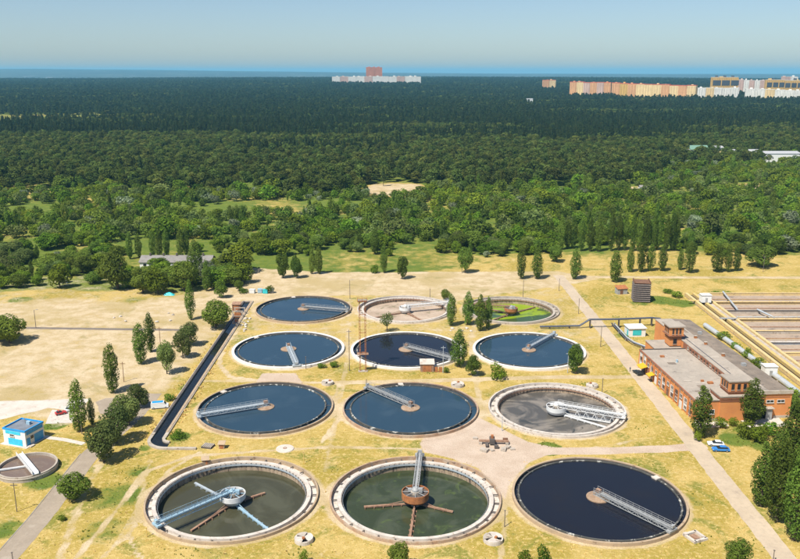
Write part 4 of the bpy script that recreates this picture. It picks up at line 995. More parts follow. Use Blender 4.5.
for k, (dx, dy, s) in enumerate(((-4.4, 3.2, .5), (2.7, -4.0, .7), (-2.6, -4.5, .8), (4.0, -2.6, .6), (-.5, -4.2, .5), (5.2, -3.6, .5))):
    b = MB().box(-s*1.3, s*1.3, -s, s, 0, s*.9); o = b.build('concrete_block', 'concrete', None); o.location = (p.x + dx, p.y + dy, 0); o.rotation_euler = (0, 0, k*1.3)
    tag(o, 'loose pale concrete block scattered round the wrecked scraper', 'block', 'blocks around the scrap machine')
def hut(name, x, y, w, d, h, wallm, roofm, label, rz=0, cat='shed'):
    p = P(x, y); t = thing(name, label, cat, (p.x, p.y, 0), R_(rz))
    MB().box(-w/2, w/2, -d/2, d/2, 0, h).build('wall', wallm, t); MB().add([(-w/2-.25, -d/2-.3, h), (w/2+.25, -d/2-.3, h), (w/2+.25, d/2+.3, h+.4), (-w/2-.25, d/2+.3, h+.4), (-w/2-.25, -d/2-.3, h+.12), (w/2+.25, -d/2-.3, h+.12), (w/2+.25, d/2+.3, h+.52), (-w/2-.25, d/2+.3, h+.52)], [(3,2,1,0),(4,5,6,7),(0,1,5,4),(1,2,6,5),(2,3,7,6),(3,0,4,7)]).build('roof', roofm, t)
    MB().box(-w*.32, w*.32, -d/2 - .07, -d/2 - .004, .05, h*.82).build('door', 'rust' if wallm != 'rust' else 'wood_brown', t); return t
t = hut('iron_shed', 427, 370, 4.6, 4.0, 2.8, 'rust_pale', 'concrete_pad', 'small iron shed with pale roof and red doors between the bushes')
for x in (1.2, 2.6): MB().box(x + 1.4, x + 2.5, -2.3, -2.2, .05, 1.9).build('gate_leaf', 'rust', t)
hut('brown_hut', 237, 310, 3.4, 3.0, 2.8, 'wood_brown', 'rust_pale', 'brown wooden hut beside the far part of the channel')
hut('service_box', 222, 448, 1.5, 1.2, 1.3, 'concrete_tan', 'concrete_tan', 'small tan service box left of the full tank at lower left', cat='box')
hut('rim_box', 205.5, 463.5, 1.6, 1.2, 1.2, 'rust_pale', 'concrete_tan', 'tan box at the far rim of the nearest left tank', 12, 'box')
p = P(208, 447); t = thing('stair_ramp', 'slatted concrete ramp next to the tan service box', 'ramp', (p.x, p.y, 0), R_(75))
MB().box(-1.2, 1.2, -1.5, 1.5, 0, .5).build('base', 'concrete_dark', t)
for k in range(6): MB().box(-1.2, 1.2, -1.45 + k*.5, -1.15 + k*.5, .503, .62).build('slat', 'concrete', t)
rs = random.Random(3)
p0 = P(261, 293)
for k, (dx, dy, w, m, lab) in enumerate(((-4, 0, 2.4, 'paint_white', 'white tank container at the head of the channel'), (-.5, .6, 2.0, 'steel_blue', 'blue crate among containers at the head of the channel'), (2.2, -.4, 2.2, 'teal_paint', 'teal crate among containers at the head of the channel'), (5.0, .5, 1.8, 'steel', 'grey crate at the right end of the containers by the channel head'))):
    t = thing('storage_crate', lab, 'crate', (p0.x + dx, p0.y + dy, 0), rs.uniform(-.3, .3), 'containers at the head of the channel')
    MB().box(-w/2, w/2, -1, 1, .12, 1.7).build('body', m, t); MB().box(-w/2 - .08, w/2 + .08, -1.08, 1.08, 1.703, 1.85).build('lid', m, t)
    for s in (-1, 1): MB().box(-w/2, w/2, s*.7 - .12, s*.7 + .12, 0, .117).build('skid', 'wood', t)
for k in range(26):                                            # rubble by the sluice and across the sandy lot
    if k < 12: c = P(rs.uniform(232, 246), rs.uniform(318, 332))
    elif k < 20: c = P(rs.uniform(108, 178), rs.uniform(313, 323))
    else: c = P(rs.uniform(450, 478), rs.uniform(326, 332))
    if abs(c.x - CHX) < 3.2: c.x = CHX + 4 + rs.random()*2
    bm = bmesh.new(); bmesh.ops.create_icosphere(bm, subdivisions=1, radius=rs.uniform(.45, 1.0))
    for v in bm.verts: v.co *= rs.uniform(.7, 1.2); v.co.z *= .6
    me = bpy.data.meshes.new('rubble_lump'); bm.to_mesh(me); bm.free(); me.materials.append(M['concrete_pad' if k % 3 else 'concrete'])
    o = link('rubble_lump', me); o.location = (c.x, c.y, .2)
    tag(o, ('pale rubble lump beside the channel sluice', 'pale rubble lump scattered on the sandy lot', 'pale rubble lump between the poplars in the middle')[0 if k < 12 else 1 if k < 20 else 2], 'rubble', ('rubble by the sluice', 'rubble on the sandy lot', 'rubble between the poplars')[0 if k < 12 else 1 if k < 20 else 2])
t = thing('tarpaulin_heap', 'low heap under a teal tarpaulin at the far edge of the sandy lot', 'tarpaulin', P(169, 295))
m_ = MB(); nn = 9
for i in range(nn):
    for j in range(nn):
        u, v = i/(nn-1)*2-1, j/(nn-1)*2-1; m_.v.append((u*2.6, v*1.3, max(0.02, (1-u*u)*(1-v*v)*1.3 + .12*math.sin(7*u+5*v)*(1-u*u)*(1-v*v))))
for i in range(nn-1):
    for j in range(nn-1): m_.f.append((i*nn+j, (i+1)*nn+j, (i+1)*nn+j+1, i*nn+j+1))
m_.build('cover', 'teal_paint', t)
MB().box(-2.4, -1.8, -1.5, -1.1, 0, .3).build('weight_stone', 'concrete', t)

# ------------------------------------------------------------------ vehicles and a person
def car(x, y, heading, body, label, L=4.3, W=1.75, van=False):
    p = P(x, y); t = thing('parked_car' if not van else 'parked_van', label, 'car' if not van else 'van', (p.x, p.y, 0.02), heading)
    if van: prof = [(-L/2, .35), (-L/2, 1.75), (-L/2+.15, 2.0), (L/2-1.3, 2.0), (L/2-.7, 1.25), (L/2-.05, 1.05), (L/2, .7), (L/2, .35)]
    else: prof = [(-L/2, .4), (-L/2, .85), (-L/2+.15, .95), (L/2-1.2, .92), (L/2-.1, .75), (L/2, .6), (L/2, .35)]
    n = len(prof); b = MB(); ins = .12
    vs = [(u, -W/2 + (ins if z > .9 else 0), z) for u, z in prof] + [(u, W/2 - (ins if z > .9 else 0), z) for u, z in prof]
    b.add(vs, [tuple(range(n)), tuple(range(2*n-1, n-1, -1))] + [(i, n+i, n+(i+1) % n, (i+1) % n) for i in range(n)])
    bo = b.build('body', body, t)
    if not van:
        def loft(z0, z1, a0, a1, b0, b1, w0, w1):
            return MB().add([(a0,-w0,z0),(a1,-w0,z0),(a1,w0,z0),(a0,w0,z0),(b0,-w1,z1),(b1,-w1,z1),(b1,w1,z1),(b0,w1,z1)], [(0,3,2,1),(4,5,6,7),(0,1,5,4),(1,2,6,5),(2,3,7,6),(3,0,4,7)])
        loft(.935, 1.36, -L/2+.35, L/2-1.25, -L/2+.85, L/2-2.0, W/2-.1, W/2-.26).build('windows', 'glass', t)
        loft(1.363, 1.44, -L/2+.8, L/2-1.95, -L/2+.95, L/2-2.1, W/2-.24, W/2-.32).build('car_roof', body, t)
    else:
        MB().add([(L/2-1.22, -W/2+.2, 1.94), (L/2-.68, -W/2+.2, 1.3), (L/2-.68, W/2-.2, 1.3), (L/2-1.22, W/2-.2, 1.94)], [(0,1,2,3)]).build('windscreen', 'glass', t)
        MB().box(-L/2+.4, L/2-1.6, -W/2+.3, W/2-.3, 2.004, 2.1).build('roof_cover', 'blue_paint', t)
    for u in (-L/2+.8, L/2-.8):
        for s in (-1, 1):
            w = MB().tube([(u, s*(W/2-.2), .32), (u, s*(W/2+.02), .32)], .32, 14).build('wheel', 'rubber', t)
            MB().tube([(u, s*(W/2+.021), .32), (u, s*(W/2+.035), .32)], .18, 10).build('rim', 'steel', w)
    for s in (-1, 1): MB().box(L/2-.06, L/2+.015, s*W*.33-.18, s*W*.33+.18, .55, .7).build('headlight', 'paint_white', t)
car(715.5, 445.5, R_(172), 'car_white', 'white car parked behind the blue one on the dry verge')
car(720.5, 451.0, R_(176), 'car_blue', 'blue car parked beside the road below the brick building', 4.5)
car(637.5, 374.0, R_(102), 'car_black', 'black car parked beside the brick wing near the yellow awning', 4.4)
car(160, 408, R_(12), 'car_white', 'white van with a blue roof cover parked by the channel', 5.2, 2.0, True)
car(61, 414.5, R_(35), 'car_red', 'small red car on the white concrete pad', 3.2, 1.5)
car(71, 410, R_(80), 'car_white', 'white car half hidden behind the near-left poplar', 4.2)
def person():
    p = P(630, 371.5)
    me = bpy.data.meshes.new('person')
    J = {'pel': (0,0,.95), 'wst': (0,.01,1.12), 'chs': (0,.02,1.36), 'nck': (0,.03,1.50), 'hd': (0,.01,1.60), 'top': (0,.0,1.74), 'sl': (-.19,.02,1.42), 'el': (-.25,.02,1.14), 'wl': (-.25,-.08,.90), 'hl': (-.24,-.11,.80),
         'sr': (.19,.02,1.42), 'er': (.25,.02,1.14), 'wr': (.25,-.06,.90), 'hr': (.24,-.09,.80), 'll': (-.1,0,.90), 'kl': (-.11,-.06,.50), 'al': (-.11,.05,.09), 'fl': (-.12,-.12,.04), 'lr': (.1,0,.90), 'kr': (.11,.04,.5), 'ar': (.11,.16,.10), 'fr': (.12,.02,.04)}
    Rr = {'pel': .15, 'wst': .135, 'chs': .16, 'nck': .06, 'hd': .095, 'top': .075, 'sl': .07, 'el': .05, 'wl': .036, 'hl': .04, 'sr': .07, 'er': .05, 'wr': .036, 'hr': .04, 'll': .1, 'kl': .068, 'al': .045, 'fl': .04, 'lr': .1, 'kr': .068, 'ar': .045, 'fr': .04}
    names = list(J); E_ = [('pel','wst'),('wst','chs'),('chs','nck'),('nck','hd'),('hd','top'),('chs','sl'),('sl','el'),('el','wl'),('wl','hl'),('chs','sr'),('sr','er'),('er','wr'),('wr','hr'),('pel','ll'),('ll','kl'),('kl','al'),('al','fl'),('pel','lr'),('lr','kr'),('kr','ar'),('ar','fr')]
    me.from_pydata([J[n] for n in names], [(names.index(a), names.index(b)) for a, b in E_], [])
    m, nt, b = new_mat('person_cloth')
    sp = N(nt, 'ShaderNodeSeparateXYZ'); tc = N(nt, 'ShaderNodeTexCoord'); nt.links.new(tc.outputs['Object'], sp.inputs[0])
    gt = lambda v: math_(nt, 'GREATER_THAN', sp.outputs[2], v)
    c = mix(nt, gt(.98), (.03, .035, .05), (.07, .09, .14)); c = mix(nt, gt(1.5), c, (.45, .27, .19)); c = mix(nt, gt(1.66), c, (.03, .02, .015))
    nt.links.new(c, b.inputs['Base Color']); b.inputs['Roughness'].default_value = .85; me.materials.append(m)
    o = link('person', me); o.location = (p.x, p.y, .02); o.rotation_euler = (0, 0, .5)
    mo = o.modifiers.new('skin', 'SKIN'); sv = me.skin_vertices[0].data
    for i, n in enumerate(names): sv[i].radius = (Rr[n], Rr[n]*.85); sv[i].use_root = (n == 'pel')
    sb = o.modifiers.new('sub', 'SUBSURF'); sb.levels = 1; sb.render_levels = 1
    tag(o, 'person in dark clothes walking on the road beside the brick wing', 'person')
person()

# ------------------------------------------------------------------ trees
def leaves(rs, lobes, n, leaf, inner=.22, flat=.0):
    """lobes: list of (cx,cy,cz,rx,ry,rz); leaf-sized bent quads over the lobes' shells"""
    L = np.array(lobes); area = (L[:,3]*L[:,5]); pr = area / area.sum()
    li = rs.choice(len(L), n, p=pr); l = L[li]
    d = rs.normal(size=(n, 3)); d /= np.linalg.norm(d, axis=1, keepdims=True)
    rad = np.where(rs.rand(n) < inner, rs.uniform(.3, .85, n), rs.uniform(.85, 1.08, n))
    p = l[:,:3] + d * l[:,3:6] * rad[:,None]
    # drop leaves buried deep in another lobe
    keep = np.ones(n, bool)
    for q in L:
        e = (((p - q[:3]) / q[3:6])**2).sum(1); keep &= ~((e < .38) & (rs.rand(n) < .75))
    p, d = p[keep], d[keep]; n = len(p)
    nrm = d + rs.normal(scale=.30, size=(n, 3)) + np.array([0, 0, .22]); nrm /= np.linalg.norm(nrm, axis=1, keepdims=True)
    a = np.cross(nrm, rs.normal(size=(n, 3))); a /= np.linalg.norm(a, axis=1, keepdims=True); b = np.cross(nrm, a)
    s = leaf * rs.uniform(.55, 1.35, n)[:,None]; s2 = s * rs.uniform(.6, 1.0, n)[:,None]
    v = np.empty((n, 4, 3))
    v[:,0] = p - a*s*.5; v[:,1] = p - b*s2*.5 + nrm*s*.16; v[:,2] = p + a*s*.5; v[:,3] = p + b*s2*.5 + nrm*s*.16
    v = v.reshape(-1, 3); f = np.arange(4*n).reshape(n, 4)
    f = np.concatenate([f[:, [0,1,2]], f[:, [0,2,3]]])
    return v, f
def lobes_poplar(rs, h=16.0, w=4.4):
    out = []
    for k in range(26):
        t = (k + .5) / 26; r = (w/2) * (math.sin(math.pi*(.10 + .83*t))**.75) * (1.06 - .22*t)
        for _ in range(2):
            a = rs.uniform(0, 6.28); off = r * rs.uniform(.25, .62); s = max(.5, r * rs.uniform(.48, .74))
            out.append((off*math.cos(a), off*math.sin(a), .06*h + t*.88*h, s, s, s*1.35))
    return out
def lobes_round(rs, h=10.0, w=9.0, base=.16, k=17, ragged=.5):
    out = [(0, 0, h*(.5 + base/2), w*.27, w*.27, h*.27)]
    for i in range(k):
        u = rs.uniform(-1, 1) if base < .1 else rs.uniform(-.75, 1); a = rs.uniform(0, 6.28); rr = math.sqrt(max(0, 1 - u*u)); s = rs.uniform(.62, 1.0)**ragged
        z = h*(base + (1-base)*(.47 if base < .1 else .5)) + u*h*(1-base)*.34*s; q = w*.31*rr*s; rl = w*rs.uniform(.13, .235)
        out.append((q*math.cos(a), q*math.sin(a), z, rl, rl, rl*.85))
    return out
def lobes_pine(rs, h=18.0, w=6.0):
    out = []
    for k in range(9):
        t = k/8; r = w/2*(1 - t*.8)*rs.uniform(.75, 1.05); a = rs.uniform(0, 6.28); out.append((.3*r*math.cos(a), .3*r*math.sin(a), h*(.34 + .62*t), r*.85, r*.85, h*.075))
    return out
def crown_mesh(name, rs, lobes, n, leaf, mat, inner=.22):
    v, f = leaves(rs, lobes, n, leaf, inner)
    me = bpy.data.meshes.new(name); me.from_pydata(v.tolist(), [], f.tolist()); me.update(); me.materials.append(M[mat]); return me
def trunk_mesh(h, r, limbs, rs, top=.75):
    m = MB(); m.tube([(0, 0, -.3), (.05*r, 0, h*.3), (rs.uniform(-.2, .2), rs.uniform(-.2, .2), h*top)], [r, r*.75, r*.2], 7)
    for k in range(limbs):
        a = 6.28*k/limbs + rs.uniform(-.4, .4); z = h*rs.uniform(.22, .4); L = h*rs.uniform(.22, .34)
        m.tube([(0, 0, z), (L*.5*math.cos(a), L*.5*math.sin(a), z + L*.5), (L*.9*math.cos(a), L*.9*math.sin(a), z + L*1.05)], [r*.5, r*.3, r*.08], 5)
    return m.mesh('trunk', 'bark')
KINDS = {}
def kind(name, fn, dims, n, leaf, mat, variants, seed, trunk, limbs=4, inner=.22):
    out = []
    for i in range(variants):
        rs = np.random.RandomState(seed + i); lb = fn(rs); cm = crown_mesh('crown', rs, lb, n, leaf, mat, inner); tm = trunk_mesh(dims[0], trunk, limbs, rs)
        out.append((cm, tm))
    KINDS[name] = (dims, out)
kind('poplar', lambda r: lobes_poplar(r), (16.0, 4.4), 6800, .38, 'leaf_poplar', 5, 10, .3, 0)
kind('round', lambda r: lobes_round(r, base=.05), (10.0, 9.0), 5600, .46, 'leaf_round', 5, 30, .32, 5)
kind('grey', lambda r: lobes_round(r, base=.03, ragged=.8), (10.0, 9.0), 5400, .46, 'leaf_grey', 3, 50, .3, 5)
kind('airy', lambda r: lobes_round(r, k=13, ragged=1.2), (10.0, 9.0), 1500, .55, 'leaf_grey', 2, 60, .25, 5, .5)
kind('bright', lambda r: lobes_round(r, base=.08), (10.0, 9.0), 2600, .66, 'leaf_bright', 5, 70, .3, 5)
kind('silver', lambda r: lobes_round(r, base=.08), (10.0, 9.0), 2400, .66, 'leaf_silver', 2, 90, .3, 5)
kind('shrub', lambda r: lobes_round(r, 3.0, 4.0, .0, 12), (3.0, 4.0), 900, .34, 'leaf_bright', 3, 80, .08, 3)
def forest_kind(name, fn, n, leaf, mat, variants, seed):
    return [crown_mesh('crown', np.random.RandomState(seed + i), fn(np.random.RandomState(seed + i)), n, leaf, mat, .15) for i in range(variants)]
TREE_NAMES = {'poplar': 'poplar_tree', 'round': 'broadleaf_tree', 'grey': 'willow_tree', 'airy': 'willow_tree', 'bright': 'broadleaf_tree', 'silver': 'silver_willow', 'shrub': 'shrub'}
def put_tree(kd, X, Y, h, w, label, group=None, var=None, rng=random, cat='tree', z=0.0):
    (h0, w0), vs = KINDS[kd]; cm, tm = vs[rng.randrange(len(vs)) if var is None else var % len(vs)]
    t = thing(TREE_NAMES[kd], label, 'shrub' if kd == 'shrub' else cat, (X, Y, z), rng.uniform(0, 6.28), group); t.scale = (w/w0, w/w0, h/h0)
    link('crown', cm, t); link('trunk', tm, t); return t
rt = random.Random(21)
def tree_px(kd, x, yb, yt, wpx, label, group=None):
    p = P(x, yb); h = 1.0
    while Q(p.x, p.y, h)[1] > yt and h < 45: h += .1
    w = wpx * depth(p.x, p.y, h*.4) / FPX * (.92 if kd == 'poplar' else 1.08)
    return put_tree(kd, p.x, p.y, h, w, label, group, rng=rt)
FG = [('round', 10, 343, 307, 36, 'broad dark tree at the left edge in the sandy lot'), ('round', -4, 340, 312, 30, 'broad tree cut by the left frame edge in the sandy lot'),
 ('poplar', 113, 393, 341, 18, 'slim poplar standing alone in the sandy lot'), ('poplar', 141, 364, 321, 17, 'nearer and darker of the twin poplars in the sandy lot'), ('poplar', 151, 352, 311, 13, 'farther of the twin poplars in the sandy lot'),
 ('grey', 167, 374, 337, 20, 'greyish tree nearest the viewer in the trio left of the channel'), ('grey', 183, 358, 328, 19, 'greyish tree in the middle of the trio left of the channel'), ('grey', 189, 346, 320, 22, 'greyish tree farthest back in the trio left of the channel'),
 ('poplar', 191, 320, 278, 11, 'narrow poplar just in front of the thicket by the channel'), ('round', 216, 328, 292, 31, 'big round green tree hugging the channel'), ('round', 220, 298, 278, 15, 'small round tree behind the big tree by the channel'), ('poplar', 207, 291, 258, 11, 'narrow poplar at the right end of the long shed'),
 ('round', 118, 289, 243, 34, 'tallest round tree at the left end of the long shed'), ('round', 143, 293, 264, 26, 'first round tree before the long grey-roofed shed'), ('bright', 158, 294, 267, 24, 'second round tree before the long grey-roofed shed'), ('round', 184, 291, 259, 28, 'third round tree before the long grey-roofed shed'), ('bright', 60, 288, 262, 22, 'fresh green tree behind the tiny white hut'),
 ('poplar', 80, 432, 377, 19, 'tall poplar behind the wooden pole near the blue-white building'), ('poplar', 92, 425, 397, 9, 'thin young poplar right of the tall one near the pads'),
 ('grey', 104, 462, 416, 36, 'front tree of the grey-green row beside the asphalt road'), ('grey', 117, 443, 402, 32, 'second tree of the grey-green row beside the asphalt road'), ('grey', 129, 425, 388, 30, 'third tree of the grey-green row beside the asphalt road'), ('grey', 139, 408, 381, 22, 'rearmost tree of the grey-green row beside the asphalt road'),
 ('round', 75, 500, 466, 33, 'round bushy tree right of the asphalt road'),
 ('round', 283, 278, 251, 15, 'left tree of the far pair behind the first tank row'), ('round', 297, 278, 253, 13, 'right tree of the far pair behind the first tank row'), ('poplar', 312, 274, 247, 8, 'thinner of two slim trees behind the first tank row'), ('poplar', 319, 274, 245, 10, 'thicker of two slim trees behind the first tank row'),
 ('poplar', 384, 273, 243, 9, 'slim dark poplar across the dirt road at the centre'), ('shrub', 375, 273, 264, 10, 'round shrub left of the slim central poplar'), ('round', 402, 279, 252, 13, 'bushy tree right of the slim central poplar'), ('round', 465, 273, 245, 16, 'lone round tree behind the drained tank across the dirt road'),
 ('poplar', 521, 279, 244, 11, 'left of the two poplars behind the algae tank'), ('poplar', 537, 279, 245, 13, 'right of the two poplars behind the algae tank'), ('round', 556, 262, 243, 17, 'low round tree farther back near the far end of the road'), ('poplar', 575, 279, 247, 13, 'poplar beside the junction of road and dirt track'),
 ('poplar', 615, 282, 249, 15, 'pear-shaped poplar nearest the viewer before the poplar line'), ('poplar', 630, 272, 245, 9, 'first poplar of the line above the timber tower'), ('poplar', 641, 272, 240, 11, 'second poplar of the line above the timber tower'), ('poplar', 650, 271, 243, 10, 'third poplar of the line above the timber tower'), ('poplar', 662, 271, 244, 10, 'fourth poplar of the line above the timber tower'),
 ('poplar', 680, 270, 248, 7, 'small poplar left of a big one in the right-hand field'), ('poplar', 689, 273, 240, 12, 'big poplar next to a small one in the right-hand field'), ('poplar', 717, 272, 242, 14, 'stoutest of three poplars in the right-hand field'), ('poplar', 728, 272, 245, 9, 'middle of three poplars in the right-hand field'), ('poplar', 736, 271, 246, 9, 'right-hand one of three poplars in the right-hand field'), ('round', 762, 267, 244, 34, 'wide low tree in the right-hand field'),
 ('poplar', 451, 326, 292, 12, 'poplar touching the right rim of the drained tank'), ('round', 445, 300, 286, 10, 'small tree behind the drained tank rim'), ('poplar', 468, 325, 290, 13, 'left of three poplars before the algae tank'), ('poplar', 480, 331, 293, 13, 'nearest of three poplars before the algae tank'), ('poplar', 488, 329, 295, 10, 'right of three poplars before the algae tank'),
 ('poplar', 459, 367, 328, 18, 'dense poplar between the dark tank and the blue one'), ('round', 472, 376, 352, 17, 'round bush left of the iron shed'), ('shrub', 497, 379, 363, 20, 'low spreading shrub right of the iron shed'), ('round', 576, 374, 340, 19, 'oval tree at the right rim of the blue tank by the road'), ('airy', 387, 332, 312, 17, 'sparse pale tree beside the drained tank'),
 ('poplar', 700, 437, 384, 24, 'full poplar at the near corner of the brick building'), ('poplar', 751, 424, 377, 24, 'full poplar in front of the brick tower'),
 ('poplar', 790, 468, 398, 32, 'big dark tree at right edge above the dense clump'), ('poplar', 761, 506, 440, 27, 'leftmost tree of the dense clump at lower right'), ('poplar', 776, 522, 436, 29, 'middle tree of the dense clump at lower right'), ('poplar', 794, 540, 446, 32, 'frontmost tree of the dense clump at lower right'), ('poplar', 777, 490, 428, 27, 'rearmost tree of the dense clump at lower right'), ('poplar', 806, 505, 405, 36, 'tall tree cut by the right frame edge'),
 ('round', 400, 572, 540, 26, 'treetop rising at the bottom edge below the middle tank'), ('shrub', 525, 566, 549, 15, 'small treetop at the bottom edge, left of two'), ('shrub', 543, 566, 545, 17, 'small treetop at the bottom edge, right of two'), ('round', 736, 570, 537, 27, 'round treetop at the bottom edge beside the road'), ('shrub', 304, 563, 550, 11, 'little shrub at the bottom edge below the broken well'),
 ('shrub', 746, 437, 420, 20, 'bush in front of the brick tower, left one'), ('shrub', 760, 441, 423, 24, 'bush in front of the brick gate, biggest'), ('shrub', 771, 436, 421, 18, 'bush beside the brick gate, right one'), ('shrub', 720, 428, 417, 14, 'bush at the brick wall between the two poplars'), ('shrub', 733, 426, 417, 10, 'small bush against the foot of the brick tower'),
 ('shrub', 697, 441, 431, 9, 'low bush at the foot of the corner poplar'), ('shrub', 178, 438, 430, 16, 'low weeds-like shrub inside the channel bend'), ('shrub', 170, 401, 393, 12, 'small shrub on the left bank of the channel'), ('shrub', 322, 368, 363, 10, 'small shrub by the viewer-facing bridge, left one'), ('shrub', 334, 367, 361, 10, 'small shrub by the viewer-facing bridge, right one'),
 ('shrub', 446, 373, 367, 7, 'tiny shrub beneath the pale pole'), ('shrub', 270, 293, 285, 9, 'shrub right of the containers at the channel head'), ('shrub', 243, 293, 288, 12, 'shrub left of the containers at the channel head'),
 ('shrub', 724, 340, 331, 16, 'bush between brick building and basins, farthest'), ('shrub', 736, 349, 342, 12, 'bush between brick building and basins, second'), ('shrub', 747, 358, 348, 12, 'bush between brick building and basins, third'), ('shrub', 757, 367, 358, 18, 'bush between brick building and basins, fourth'), ('shrub', 790, 398, 388, 22, 'bush between brick building and basins, nearest'), ('round', 798, 412, 390, 24, 'tree right of the brick gable at the frame edge'), ('shrub', 716, 294.5, 291, 12, 'low shrub on the far basin edge, left'), ('shrub', 728, 294.5, 291, 10, 'low shrub on the far basin edge, right'),
 ('shrub', 668, 293, 289, 12, 'green weeds-like shrub right of the timber tower'), ('shrub', 62, 520, 515, 10, 'little shrub at the foot of the leaning pole'), ('shrub', 677, 297, 291, 14, 'shrub left of the basin corner')]
for a in FG: tree_px(*a, group='shrubs around the works' if a[0] == 'shrub' else 'trees around the works')
ORD = ['first', 'second', 'third', 'fourth', 'fifth', 'sixth', 'seventh', 'eighth', 'ninth', 'tenth', 'eleventh']
for k, x in enumerate((612, 618, 625, 632, 638, 645, 652, 658, 665, 672, 676)):
    tree_px('poplar', x + rt.uniform(-1, 1), 251 + rt.uniform(-1, 1), 206 + rt.uniform(0, 9), 8.6, ORD[k] + ' poplar from the left in the dense tall stand before the wood', 'tall poplar stand at right')
for k, x in enumerate((561, 567, 573, 581, 590, 598)):
    tree_px('poplar', x, 250 + rt.uniform(-2, 2), 210 + rt.uniform(0, 9), 8.6, ORD[k] + ' poplar from the left in the loose stand left of the dense one', 'tall poplar stand at centre right')
for k, x in enumerate((130, 139, 153, 160, 167, 181, 187)):
    tree_px('poplar', x, 259 + rt.uniform(-2, 2), 222 + rt.uniform(0, 12), 8.0, ORD[k] + ' poplar from the left rising behind the long grey-roofed shed', 'poplars behind the long shed')

# ------------------------------------------------------------------ wooded belt: the nearest 300 one by one, the rest as stuff
rb = np.random.RandomState(5)
def front_edge(x): return np.where(x < -75, 377 + 6*np.sin(x/9.0), np.where(x < -62, 430, np.where(x < 28, 452 + 6*np.sin(x/7.0), np.where((x > 86) & (x < 160), 482 + 5*np.sin(x/5.0), 449 + 5*np.sin(x/11.0)))))
def meadow(X, Y):
    v = np.zeros(np.shape(X), bool)
    for (a, b, rx, ry) in ((155, 246, 36, 20), (20, 210, 30, 22), (262, 207, 45, 26), (315, 205, 22, 22), (205, 211, 30, 20), (360, 262, 70, 14), (240, 262, 24, 18), (62, 254, 14, 16), (18, 245, 10, 22), (410, 252, 14, 10), (110, 205, 16, 14), (520, 198, 14, 8), (670, 195, 20, 12), (165, 258, 24, 14)):
        p = P(a, b); v |= (((X - p.x)/rx)**2 + ((Y - p.y)/ry)**2) < 1
    return v
def blocked(X, Y):
    v = np.zeros(np.shape(X), bool)
    for cx, cy_, r in CLEARINGS: v |= ((X - cx)/(r[0] + 4))**2 + ((Y - cy_)/(r[1] + 4))**2 < (1 if r[0] < 100 else .85 + .6*pnoise(X, Y, 130, 31) + 1.6*np.minimum(0, pnoise(X, Y, 60, 33)))
    p, q = P(138, 272), P(213, 258); v |= (X > p.x - 4) & (X < q.x + 8) & (Y > p.y + 1) & (Y < q.y + 8)
    p = P(62, 283); v |= (np.abs(X - p.x) < 9) & (Y > p.y - 20) & (Y < p.y + 8)
    for o in BLD: v |= (np.abs(X - o[0]) < o[2]) & (np.abs(Y - o[1]) < o[3])
    return v
BLD = []
for o in bpy.data.objects:
    if o.get('category') in ('apartment block', 'warehouse', 'house') or o.name.startswith('forest_hut'):
        cs = [c.matrix_local @ Vector(b) for c in o.children if c.type == 'MESH' for b in c.bound_box]
        cs = [Matrix.Rotation(o.rotation_euler.z, 4, 'Z') @ c for c in cs]
        x0, x1 = min(c.x for c in cs), max(c.x for c in cs); y0, y1 = min(c.y for c in cs), max(c.y for c in cs)
        BLD.append((o.location.x + (x0 + x1)/2, o.location.y + (y0 + y1)/2, (x1 - x0)/2 + 5, (y1 - y0)/2 + 8))
pts = []
y = 366.0
def wood_edge(X): return 705 + 22*np.sin(X/60.0) + 14*np.sin(X/23.0 + 1) + 210*sstep(150, 330, X)
while y < 960:
    s = 7.6 if y < 520 else 8.4
    xsr = np.arange(-.66*y - 20, .66*y + 20, s)
    pts.append(np.stack([xsr + rb.uniform(-.45, .45, len(xsr))*s, y + rb.uniform(-.45, .45, len(xsr))*s], 1)); y += s*.9
pts = np.concatenate(pts); X, Y = pts[:,0], pts[:,1]
ok = (Y > front_edge(X)) & (Y < wood_edge(X) + 4) & ~meadow(X, Y) & ~blocked(X, Y)
dens = pnoise(X, Y, 60, 8)
ok &= rb.rand(len(X)) < np.clip(.90 + 1.1*dens, .2, .98)
pts = pts[ok]; X, Y = pts[:,0], pts[:,1]; dens = dens[ok]
hh = rb.uniform(4.2, 10.2, len(X)) * (1 + .35*pnoise(X, Y, 45, 4)); hh = np.where(rb.rand(len(X)) < .08, hh*1.45, hh)
ww = hh * rb.uniform(.95, 1.45, len(X))
kk = rb.choice(6, len(X), p=[.45, .32, .12, .02, .03, .06])        # bright, round, grey, silver, airy, poplar
px_x = 400 + FPX*X/(Y*CA + CAMH*SA)
vis = (px_x > -10) & (px_x < 810)
order = np.argsort(np.where(vis, Y, 1e9))
near = set(order[:290].tolist())
KN = ['bright', 'round', 'grey', 'silver', 'airy', 'poplar']
LAB = {'bright': 'fresh green rounded tree', 'round': 'dark green rounded tree', 'grey': 'grey-green bushy tree', 'silver': 'silvery pale tree', 'airy': 'sparse pale tree', 'poplar': 'slim dark poplar'}
rr = random.Random(77)
